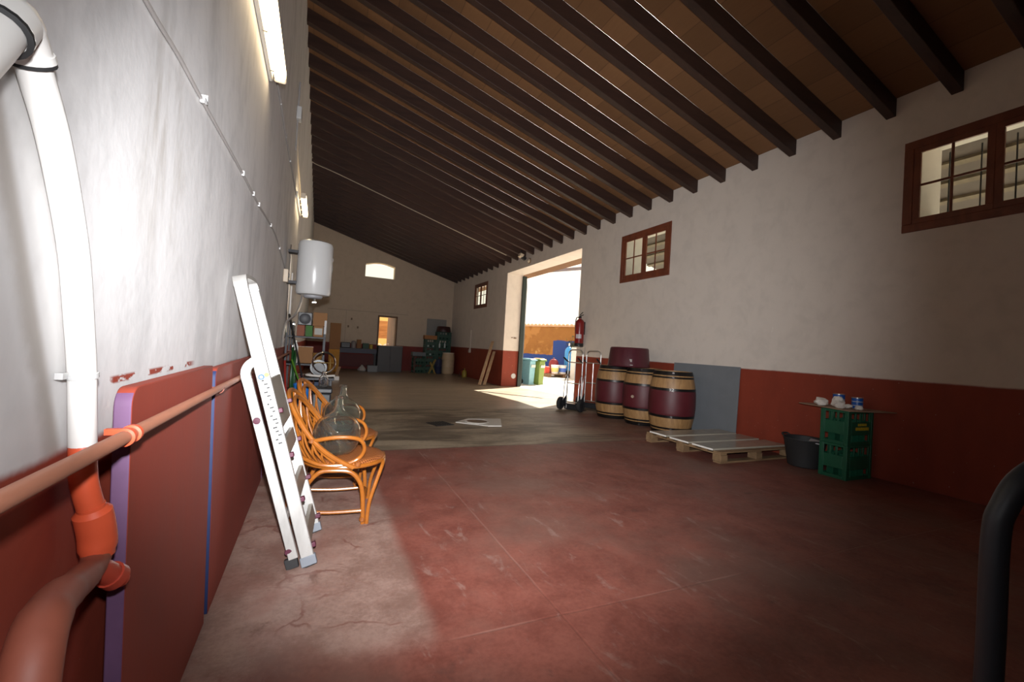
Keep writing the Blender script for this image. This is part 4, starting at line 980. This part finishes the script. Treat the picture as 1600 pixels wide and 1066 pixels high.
# pallet with three slabs
t = thing('wooden_pallet', 'wooden pallet lying by the right wall under pale slabs', 'pallet', (5.0, 4.21, 0), .015); PX, PY = 1.34, 1.22
for y in (-PY / 2 + .05, 0, PY / 2 - .05):
    b = MB(); b.box((0, y, .011), (PX, .10, .022)); b.build('bottom_board', raw_wood, t, bevel=.003)
    for x in (-PX / 2 + .055, 0, PX / 2 - .055):
        b = MB(); b.box((x, y, .0605), (.11, .12, .075)); b.build('block', raw_wood, t, bevel=.003)
for x in (-PX / 2 + .055, 0, PX / 2 - .055):
    b = MB(); b.box((x, 0, .1075), (.11, PY, .018)); b.build('stringer_board', raw_wood, t, bevel=.003)
for i in range(7):
    b = MB(); b.box((0, -PY / 2 + .05 + i * (PY - .10) / 6, .1265), (PX, .10 if i % 3 == 0 else .085, .018)); b.build('deck_board', raw_wood, t, bevel=.003)
slabedge = M('white_slab_edge', (.80, .78, .72), .45)
for (y, dx, rz, lb) in ((4.59, .005, -.006, 'pale polished slab on the pallet, furthest of three'), (4.215, -.005, .014, 'pale polished slab on the pallet, middle of three'), (3.835, .0, -.004, 'pale polished slab on the pallet, nearest of three')):
    b = MB(); b.box((0, 0, .010), (1.335, .315, .020)); b.b.normal_update()
    for f in b.b.faces:
        if f.normal.x < -.7: f.material_index = 1
    tag(b.build('stone_slab', [glossy_stone, slabedge], bevel=.002, loc=(4.985 + dx, y, .1365), rot=(0, 0, rz)), lb, 'slab', 'slabs on the pallet')

t = thing('rubber_bucket', 'black rubber bucket standing between pallet and green crates', 'bucket', (5.40, 3.30, 0))
b = MB(); b.lathe([(0, 0), (.155, 0), (.17, .012), (.215, .31), (.225, .325), (.222, .335), (.208, .33), (.165, .02), (0, .02)], n=40); b.build('bucket_body', black_rubber, t)
for s in (-1, 1):
    b = MB(); b.tube(curve([(.06 * s, -.215 * 1, .325), (.05 * s, -.245, .345), (0, -.255, .350), (-.05 * s, -.245, .345), (-.06 * s, -.215, .325)], 4) if s < 0 else curve([(.06, .215, .325), (.05, .245, .345), (0, .255, .35), (-.05, .245, .345), (-.06, .215, .325)], 4), .010, 8); b.build('grip', black_rubber, t)
b = MB(); b.box((5.36, 3.15, .322), (.16, .13, .010), (.12, -.1, .4)); tag(b.build('scrap_sheet', M('pale_scrap', (.50, .50, .52), .5), bevel=.002), 'pale scrap sheet sticking out of the black bucket', 'scrap')

# board on the crates with tins and paper
TZ = 2 * (CH + .001) + .001
b = MB(); b.prism([(5.15, 2.705, TZ), (5.735, 2.56, TZ), (5.74, 3.28, TZ), (5.36, 3.37, TZ)], (0, 0, .010)); tag(b.build('thin_board', M('thin_plywood', (.36, .24, .16), .7, var=.2), bevel=.002), 'thin crooked board lying on the green crates', 'board')
TB = TZ + .0105; tinblue = M('blue_tin_enamel', (.012, .10, .42), .3)
def tin(loc, label, r=.052, h=.118):
    t = thing('paint_tin', label, 'tin', loc, group='paint tins on the board')
    b = MB(); b.lathe([(0, 0), (r, 0), (r, h), (0, h)], n=32); b.build('tin_body', tinblue, t)
    b = MB(); b.lathe([(r, h), (r + .003, h + .002), (r + .003, h + .007), (r - .004, h + .008), (r - .010, h + .003), (0, h + .003)], n=32); b.lathe([(r, .0), (r + .002, .002), (r + .002, .006), (r, .008)], n=32); b.build('tin_rim', steel, t)
    for z in (.035, .078):
        b = MB(); b.lathe([(r + .0006, z), (r + .0012, z + .001), (r + .0012, z + .007), (r + .0006, z + .008)], n=32); b.build('white_band', white_paint, t)
tin((5.56, 3.04, TB), 'blue paint tin at the back of board behind paper wads', .058, .135)
tin((5.53, 2.835, TB), 'blue paint tin standing nearer the front of board')
paper = M('crumpled_white_paper', (.74, .70, .64), .8, var=.05, bump=.3)
def wad(c, s, label, seed):
    rr = random.Random(seed); b = MB(); bmesh.ops.create_icosphere(b.b, subdivisions=2, radius=1)
    for v in b.b.verts:
        k = 1 + rr.uniform(-.26, .20); v.co = V((v.co.x * s[0] * k, v.co.y * s[1] * k, max(-s[2] * .8, v.co.z * s[2] * k)))
    zmin = min(v.co.z for v in b.b.verts)
    tag(b.build('paper_wad', paper, loc=(c[0], c[1], TB - zmin + .0005), sharp=12), label, 'paper', 'crumpled paper on the board')
wad((5.33, 3.10, 0), (.075, .075, .052), 'crumpled white paper wad at far end of the board', 1)
wad((5.40, 2.965, 0), (.055, .065, .070), 'taller crumpled paper wad in front of back tin', 2)
wad((5.30, 2.885, 0), (.046, .055, .048), 'bright crumpled paper wad before the taller one', 3)
wad((5.445, 2.885, 0), (.035, .045, .026), 'small paper scrap between the two blue tins', 4)
wad((5.395, 2.745, 0), (.035, .04, .024), 'pale crumpled scrap at front edge of the board', 5)
t = thing('plastic_cup', 'white plastic cup lying in the lower green crate', 'cup', (5.345, 2.92, .0215), 0, rot=(1.45, .2, .6)); b = MB(); b.lathe([(0, 0), (.025, 0), (.036, .09), (.034, .09), (.023, .004), (0, .004)], (0, .036, 0), n=20); b.build('cup_body', white_pvc, t)

# hand trucks
def make_truck(label, loc, rz):
    t = thing('hand_truck', label, 'hand truck', loc, rz, 'steel hand trucks by the doorway'); wd = .165; H = 1.24
    pts = [(-wd, 0, .03), (-wd, 0, H - .10)] + [(-wd + .09 - .09 * math.cos(a), 0, H - .09 + .09 * math.sin(a)) for a in [PI / 2 * k / 5 for k in range(1, 6)]] + [(wd - .09 + .09 * math.sin(a), 0, H - .09 + .09 * math.cos(a)) for a in [PI / 2 * k / 5 for k in range(6)]] + [(wd, 0, H - .10), (wd, 0, .03)]
    b = MB(); b.tube(pts, .0145, 12); b.build('frame', steel, t)
    b = MB()
    for z in (.16, .55, .98): b.tube([(-wd, 0, z), (wd, 0, z)], .011, 8)
    b.tube([(0, .0, .16), (0, .0, .98)], .009, 8); b.build('cross_bar', steel, t)
    b = MB(); b.box((0, -.09, .014), (.42, .18, .008)); b.box((0, -.002, .065), (.42, .006, .10)); b.build('toe_plate', dark_steel, t, bevel=.002)
    b = MB(); b.tube([(-.27, .115, .13), (.27, .115, .13)], .011, 10); b.build('axle', dark_steel, t)
    for s in (-1, 1):
        b = MB(); b.tube(curve([(wd * s, .005, .72), (wd * s * 1.02, .10, .58), (wd * s * 1.05, .125, .13)], 5), .010, 8); b.build('rear_brace', steel, t)
        b = MB(); b.prism([(wd * s - .004, 0, .05), (wd * s - .004, .15, .10), (wd * s - .004, .15, .19), (wd * s - .004, 0, .32)], (.008, 0, 0)); b.build('axle_plate', dark_steel, t)
        b = MB(); b.lathe([(.06, -.035), (.105, -.038), (.128, -.022), (.13, 0), (.128, .022), (.105, .038), (.06, .035)], (.235 * s, .115, .13), 28, axis=(1, 0, 0)); wh = b.build('wheel', black_rubber, t)
        b = MB(); b.lathe([(0, -.03), (.062, -.03), (.062, .03), (0, .03)], (.235 * s, .115, .13), 24, axis=(1, 0, 0)); b.build('hub', dark_steel, wh)
        b = MB(); b.tube([(wd * s, 0, .98), (wd * s, .07, 1.01)], .011, 8); b.tube([(wd * s, .06, 1.005), (wd * s, .20, 1.075)], .017, 10); b.build('grip', black_rubber, t)
    return t
AN = math.radians(118)
hd = make_truck('steel hand truck with black grips, nearer the bright doorway', (4.86, 7.60, 0), AN)
dup(hd, (5.44, 7.80, 0), AN + .05, 'steel hand truck standing between other truck and barrels')

# fire extinguisher
ext_red = M('extinguisher_red', (.23, .012, .012), .3, var=.06)
t = thing('fire_extinguisher', 'red fire extinguisher on right wall beside the doorway', 'fire extinguisher', (XR - .125, 8.72, 1.32))
b = MB(); b.lathe([(0, .06), (.10, .06), (.105, .075), (.105, .56), (.095, .61), (.06, .65), (.03, .665), (.03, .69), (0, .69)], n=36); b.build('cylinder', ext_red, t)
b = MB(); b.lathe([(0, 0), (.085, 0), (.108, .012), (.108, .085), (.105, .09), (0, .09)], n=36); b.build('base_skirt', black_plastic, t)
b = MB(); b.box((0, 0, .705), (.045, .05, .04)); b.bar((.0, .02, .73), (-.0, -.13, .76), .022, .012); b.bar((0, .02, .755), (0, -.10, .82), .022, .010); b.build('valve_handle', dark_steel, t, bevel=.003)
b = MB(); b.tube(curve([(-.01, .03, .70), (-.02, .12, .70), (-.02, .165, .58), (-.02, .16, .42), (-.03, .125, .30), (-.03, .115, .22)], 6), .012, 10); b.build('hose', black_rubber, t)
b = MB(); k = 10
vs = [[(.1062 * math.cos(a), .1062 * math.sin(a), z) for a in [math.radians(190 + 75 * i / k) for i in range(k + 1)]] for z in (.20, .30)]
for i in range(k): b.b.faces.new([b.b.verts.new(p) for p in (vs[0][i], vs[0][i + 1], vs[1][i + 1], vs[1][i])])
b.build('label', M('pale_label', (.55, .52, .55), .4), t, fix=False)
b = MB(); b.box((.112, 0, .45), (.024, .08, .30)); b.build('wall_bracket', dark_steel, t)
for i, y in enumerate((8.62, 8.80)):
    b = MB(); b.tube([(XR - .012, y, 1.32), (XR - .012, y, 1.12)], .006, 6); tag(b.build('wall_cable', grey_cable), 'grey cable down right wall under the extinguisher, %s' % ['side towards the barrels', 'side towards the doorway'][i], 'cable')

# lamps over the doorway, socket on the jamb
t = thing('ceiling_lamp', 'small grey flood lamp under the rafters near doorway', 'lamp', (5.50, 12.0, 3.98)); b = MB(); b.box((0, 0, .06), (.13, .16, .11), (0, .3, 0)); b.build('lamp_housing', cream, t, bevel=.012); b = MB(); b.box((.08, -.03, -.01), (.14, .10, .10), (0, .5, 0)); b.build('lamp_head', dark_steel, t, bevel=.01); b = MB(); b.box((.0, 0, .16), (.03, .03, .12)); b.build('arm', dark_steel, t)
t = thing('wall_lamp', 'small round cream lamp on wall above the doorway', 'lamp', (XR, 11.9, 3.90)); b = MB(); b.lathe([(0, .0), (.085, 0), (.085, .02), (.07, .03)], n=24, axis=(-1, 0, 0)); b.build('lamp_base', M('brown_lamp_base', (.25, .15, .08), .5), t); b = MB(); b.lathe([(.07, .025), (.055, .06), (.03, .078), (0, .082)], n=24, axis=(-1, 0, 0)); b.build('lamp_dome', cream, t)
t = thing('outlet_cap', 'white round outlet cap low on the red door jamb', 'outlet cap', (6.20, 13.57, .245)); b = MB(); b.lathe([(0, .012), (.06, .014), (.085, .010), (.09, 0)], n=28, axis=(0, -1, 0)); b.build('cap_disc', white_paint, t)
b = MB(); b.box((6.17, 13.555, 1.55), (.09, .03, .04)); b.box((6.06, 13.56, 1.56), (.04, .02, .03)); tag(b.build('door_latch_plate', M('rusty_iron', (.16, .09, .05), .6)), 'small rusty latch plate on the pale door jamb', 'latch')

# hatch and drain on the floor
t = thing('floor_hatch', 'pale square floor cover plates with round stain on concrete', 'hatch', (2.43, 6.38, 0), .0)
hp = M('pale_hatch_plate', (.58, .55, .50), .6, var=.1)
b = MB(); b.prism([(-.02, -.30, 0), (.19, -.33, 0), (.42, .26, 0), (-.02, .33, 0)], (0, 0, .018)); b.build('plate', hp, t, bevel=.003)
b = MB(); b.prism([(-.42, .06, 0), (-.02, -.28, 0), (-.02, .34, 0), (-.12, .36, 0)], (0, 0, .014)); b.build('plate', hp, t, bevel=.003)
b = MB(); b.lathe([(0, .0195), (.155, .0195), (.16, .019), (.16, .013)], (-.07, .06, 0), 32); b.build('round_lid', M('rust_brown_lid', (.17, .11, .07), .7, var=.3), t)
b = MB(); b.lathe([(.165, .013), (.165, .023), (.195, .023), (.195, .013)], (-.07, .06, 0), 32); b.build('lid_ring', hp, t)
t = thing('drain_grate', 'dark iron drain grate in floor beside the hatch', 'grate', (1.75, 6.36, 0), .3)
b = MB(); b.box((0, 0, .004), (.30, .30, .008))
for i in range(7): b.box((-.12 + i * .04, 0, .010), (.012, .28, .008))
b.build('grate_bars', M('dull_iron', (.06, .055, .05), .4, .5), t)

# black tubular handle at the right edge
t = thing('trolley_handle', 'black tubular trolley handle rising at the right frame edge', 'trolley', (1.72, .34, 0)); w = W(t); w['loc'] = (-1.72, -.34, .022)
P0, P1 = V((1.455, .455, 0)), V((1.95, .225, 0)); u = (P1 - P0).normalized()
pts = [P0 + V((-.015, .007, .03)), P0 + V((0, 0, .50)), P0 + V((0.005, 0, .80)), P0 + u * .02 + V((0, 0, .88)), P0 + u * .065 + V((0, 0, .95)), P0 + u * .15 + V((0, 0, .985))]
m = [P1 - (p - P0).dot(u) * u + V((0, 0, p.z)) for p in reversed(pts)]
b = MB(); b.tube(curve(pts + m, 5), .0245, 16); b.build('tube_handle', M('blue_black_tube', (.022, .026, .032), .5), **w)
b = MB(); b.tube([P0 + V((0, 0, .25)), P1 + V((0, 0, .25))], .016, 12); b.build('cross_bar', black_plastic, **w)
b = MB(); c_ = (P0 + P1) / 2; b.bar(P0 + V((-.02, .01, .04)), P1 + V((.02, -.01, .04)), .30, .03); b.build('base_plate', black_plastic, bevel=.005, **w)
for P_ in (P0, P1):
    b = MB(); q = P_ + V((.05, .12, .06)); b.lathe([(0, -.02), (.05, -.022), (.06, -.012), (.06, .012), (.05, .022), (0, .02)], q, 20, axis=u); b.build('wheel', black_rubber, **w)

# ================================================================== courtyard things seen through the doorway
GZ = -.13
def make_bin(label, loc, rz, body, lid):
    t = thing('wheelie_bin', label, 'wheeled bin', loc, rz, 'wheeled bins in the courtyard')
    b = MB(); b.box((0, .02, .47), (.30, .38, .86), taper=1.18); b.build('bin_body', body, t, bevel=.02)
    b = MB(); b.box((0, 0, .925), (.385, .53, .05)); b.box((0, -.0, .96), (.34, .46, .04), taper=.8); b.tube([(-.17, .29, .93), (.17, .29, .93)], .015, 8); b.build('lid', lid, t, bevel=.015)
    b = MB(); b.box((0, -.225, .70), (.26, .012, .10), (.09, 0, 0)); b.build('front_label', M('faded_white_print', (.6, .62, .55), .5), t)
    for s in (-1, 1):
        b = MB(); b.lathe([(0, -.025), (.085, -.025), (.10, -.015), (.10, .015), (.085, .025), (0, .025)], (.17 * s, .20, .10), 22, axis=(1, 0, 0)); b.build('wheel', black_rubber, t)
    b = MB(); b.box((0, -.02, .025), (.33, .3, .05)); b.build('foot', body, t)
    return t
pale_blue = M('pale_blue_plastic', (.24, .46, .52), .5); lime = M('lime_green_plastic', (.20, .27, .055), .5)
bn = make_bin('lime green wheeled bin standing in the sunlit courtyard', (7.76, 14.75, GZ), .45, lime, M('dark_lime_plastic', (.10, .19, .03), .5))
b2 = dup(bn, (7.34, 14.72, GZ), .45, 'pale blue wheeled bin beside the green one, partly behind door')
for c in b2.children:
    if c.name.startswith(('bin_body', 'lid', 'foot')):
        c.data = c.data.copy(); c.data.materials.clear(); c.data.materials.append(pale_blue)
b3 = dup(bn, (8.40, 15.9, GZ), .9, 'white and orange wheeled bin behind the green one')
for c in b3.children:
    if c.name.startswith(('bin_body', 'lid', 'foot')):
        c.data = c.data.copy(); c.data.materials.clear(); c.data.materials.append(M('orange_white_plastic', (.70, .36, .14), .6, var=.5, nscale=5))
pal = thing('courtyard_pallet', 'weathered pallet under buckets by the courtyard wall', 'pallet', (11.4, 19.25, GZ), -.05)
for x in (-.8, 0, .8):
    b = MB(); b.box((x, 0, .07), (.14, 1.0, .14)); b.build('bearer', raw_wood, pal)
for i in range(6):
    b = MB(); b.box((0, -.45 + i * .18, .155), (1.8, .14, .028)); b.build('deck_board', raw_wood, pal)
PT = GZ + .1695
for (x, lb, bd) in ((10.98, 'white bucket with yellow label on the courtyard pallet', M('yellow_label', (.7, .6, .2), .5)), (11.42, 'white bucket with blue label on the courtyard pallet', M('blue_label', (.08, .18, .6), .5))):
    t = thing('paint_bucket', lb, 'bucket', (x, 19.05, PT), group='buckets on the courtyard pallet'); b = MB(); b.lathe([(0, 0), (.17, 0), (.20, .40), (.21, .41), (.21, .44), (0, .45)], n=28); b.build('bucket_body', white_pvc, t); b = MB(); b.lathe([(.181, .10), (.199, .30)], n=28); b.build('label_wrap', bd, t, fix=False)
t = thing('machine_cover', 'dark red rounded machine cover behind the white buckets', 'cover', (11.22, 19.62, PT)); b = MB(); b.lathe([(0, 0), (.24, 0), (.26, .45), (.23, .60), (.15, .70), (0, .74)], n=28); b.build('cover', M('dark_red_enamel', (.20, .015, .02), .4), t); b = MB(); b.lathe([(.03, .74), (.05, .78), (0, .80)], n=16); b.build('cap', chrome, t)
t = thing('red_crate', 'small red box on the courtyard pallet beside buckets', 'box', (10.62, 19.3, PT)); b = MB(); b.box((0, 0, .17), (.24, .3, .34)); b.build('box_body', M('bright_red_plastic', (.6, .07, .04), .5), t, bevel=.02)
t = thing('gas_cylinder', 'tall sky blue gas cylinder against the courtyard wall', 'gas cylinder', (12.0, 19.45, PT)); b = MB(); b.lathe([(0, 0), (.21, 0), (.22, .02), (.22, 1.15), (.19, 1.28), (.10, 1.38), (.04, 1.41), (.04, 1.46), (0, 1.46)], n=36); b.build('cylinder_body', M('sky_blue_enamel', (.04, .27, .62), .4), t)
b = MB(); b.lathe([(0, 1.46), (.05, 1.46), (.05, 1.56), (.03, 1.60), (0, 1.60)], n=20); b.build('valve_cap', chrome, t)
b = MB(); b.lathe([(.222, .0), (.226, .01), (.226, .16), (.222, .17)], n=36); b.build('foot_band', black_rubber, t)
carton((11.62, 18.0, GZ), (.50, .45, 1.55), white_paint, 'white upright cabinet beside the gas cylinder outdoors', 'white_cabinet', False, cat='cabinet')
t = thing('dark_shrub', 'dark leafy shrub growing beside courtyard wall near cylinder', 'shrub', (12.55, 19.95, GZ)); b = MB(); b.tube([(0, 0, 0), (.02, 0, 1.3)], .03, 8); b.build('stem', plank_wood, t)
rr = random.Random(5); b = MB()
for i in range(420):
    c = V((max(-.35, min(.35, rr.gauss(0, .18))), max(-.3, min(.3, rr.gauss(0, .16))), 1.62 + rr.gauss(0, .2))); d_ = V((rr.uniform(-1, 1), rr.uniform(-1, 1), rr.uniform(-1, 1))).normalized() * .07; e_ = d_.orthogonal().normalized() * .025
    b.b.faces.new([b.b.verts.new(p) for p in (c - d_, c + e_, c + d_, c - e_)])
b.build('foliage', M('dark_leaf', (.05, .06, .02), .6), t, fix=False)

# ================================================================== light
wd = bpy.data.worlds.new('sky'); wd.use_nodes = True; scene.world = wd
bg = wd.node_tree.nodes['Background']; bg.inputs[0].default_value = (1.0, .87, .72, 1); bg.inputs[1].default_value = 1.7
def light(name, typ, loc, energy, color=(1, 1, 1), **kw):
    l = bpy.data.lights.new(name, typ); l.energy = energy; l.color = color
    for k, v in kw.items(): setattr(l, k, v)
    o = bpy.data.objects.new(name, l); COL.objects.link(o); o.location = loc; return o
s = light('sun', 'SUN', (0, 0, 20), 17.0, (1, .93, .82), angle=.009)
s.rotation_euler = V((-.74, -.54, -1)).to_track_quat('-Z', 'Y').to_euler()
# daylight through the doorway: sampling portal only, gives off nothing itself
p = light('doorway_portal', 'AREA', (XR + .66, (DY[0] + DY[1]) / 2, 1.8), 1, shape='RECTANGLE', size=4.6, size_y=3.9)
p.data.cycles.is_portal = True; p.rotation_euler = V((-1, 0, 0)).to_track_quat('-Z', 'Z').to_euler()
# the flash on the camera
fl = light('camera_flash', 'SPOT', EYE + up * .15 + rt * .02, 1400, (.98, .98, 1.0), spot_size=math.radians(97), spot_blend=1.0, shadow_soft_size=.022)
aim = V((math.sin(math.radians(21)), math.cos(math.radians(21)), .05))
fl.rotation_euler = aim.to_track_quat('-Z', 'Y').to_euler()

fw_ = light('flash_spill', 'SPOT', fl.location, 50, (.98, .98, 1.0), spot_size=math.radians(150), spot_blend=1.0, shadow_soft_size=.022)
fw_.rotation_euler = V((math.sin(math.radians(5)), math.cos(math.radians(5)), -.18)).to_track_quat('-Z', 'Y').to_euler()
vs_ = scene.view_settings; vs_.view_transform = 'Standard'; vs_.look = 'None'; vs_.gamma = 1; vs_.use_curve_mapping = False; vs_.exposure = 0.0
scene.cycles.max_bounces = 10; scene.cycles.transmission_bounces = 10; scene.cycles.diffuse_bounces = 6
scene.cycles.use_denoising = True; scene.cycles.sample_clamp_indirect = 6
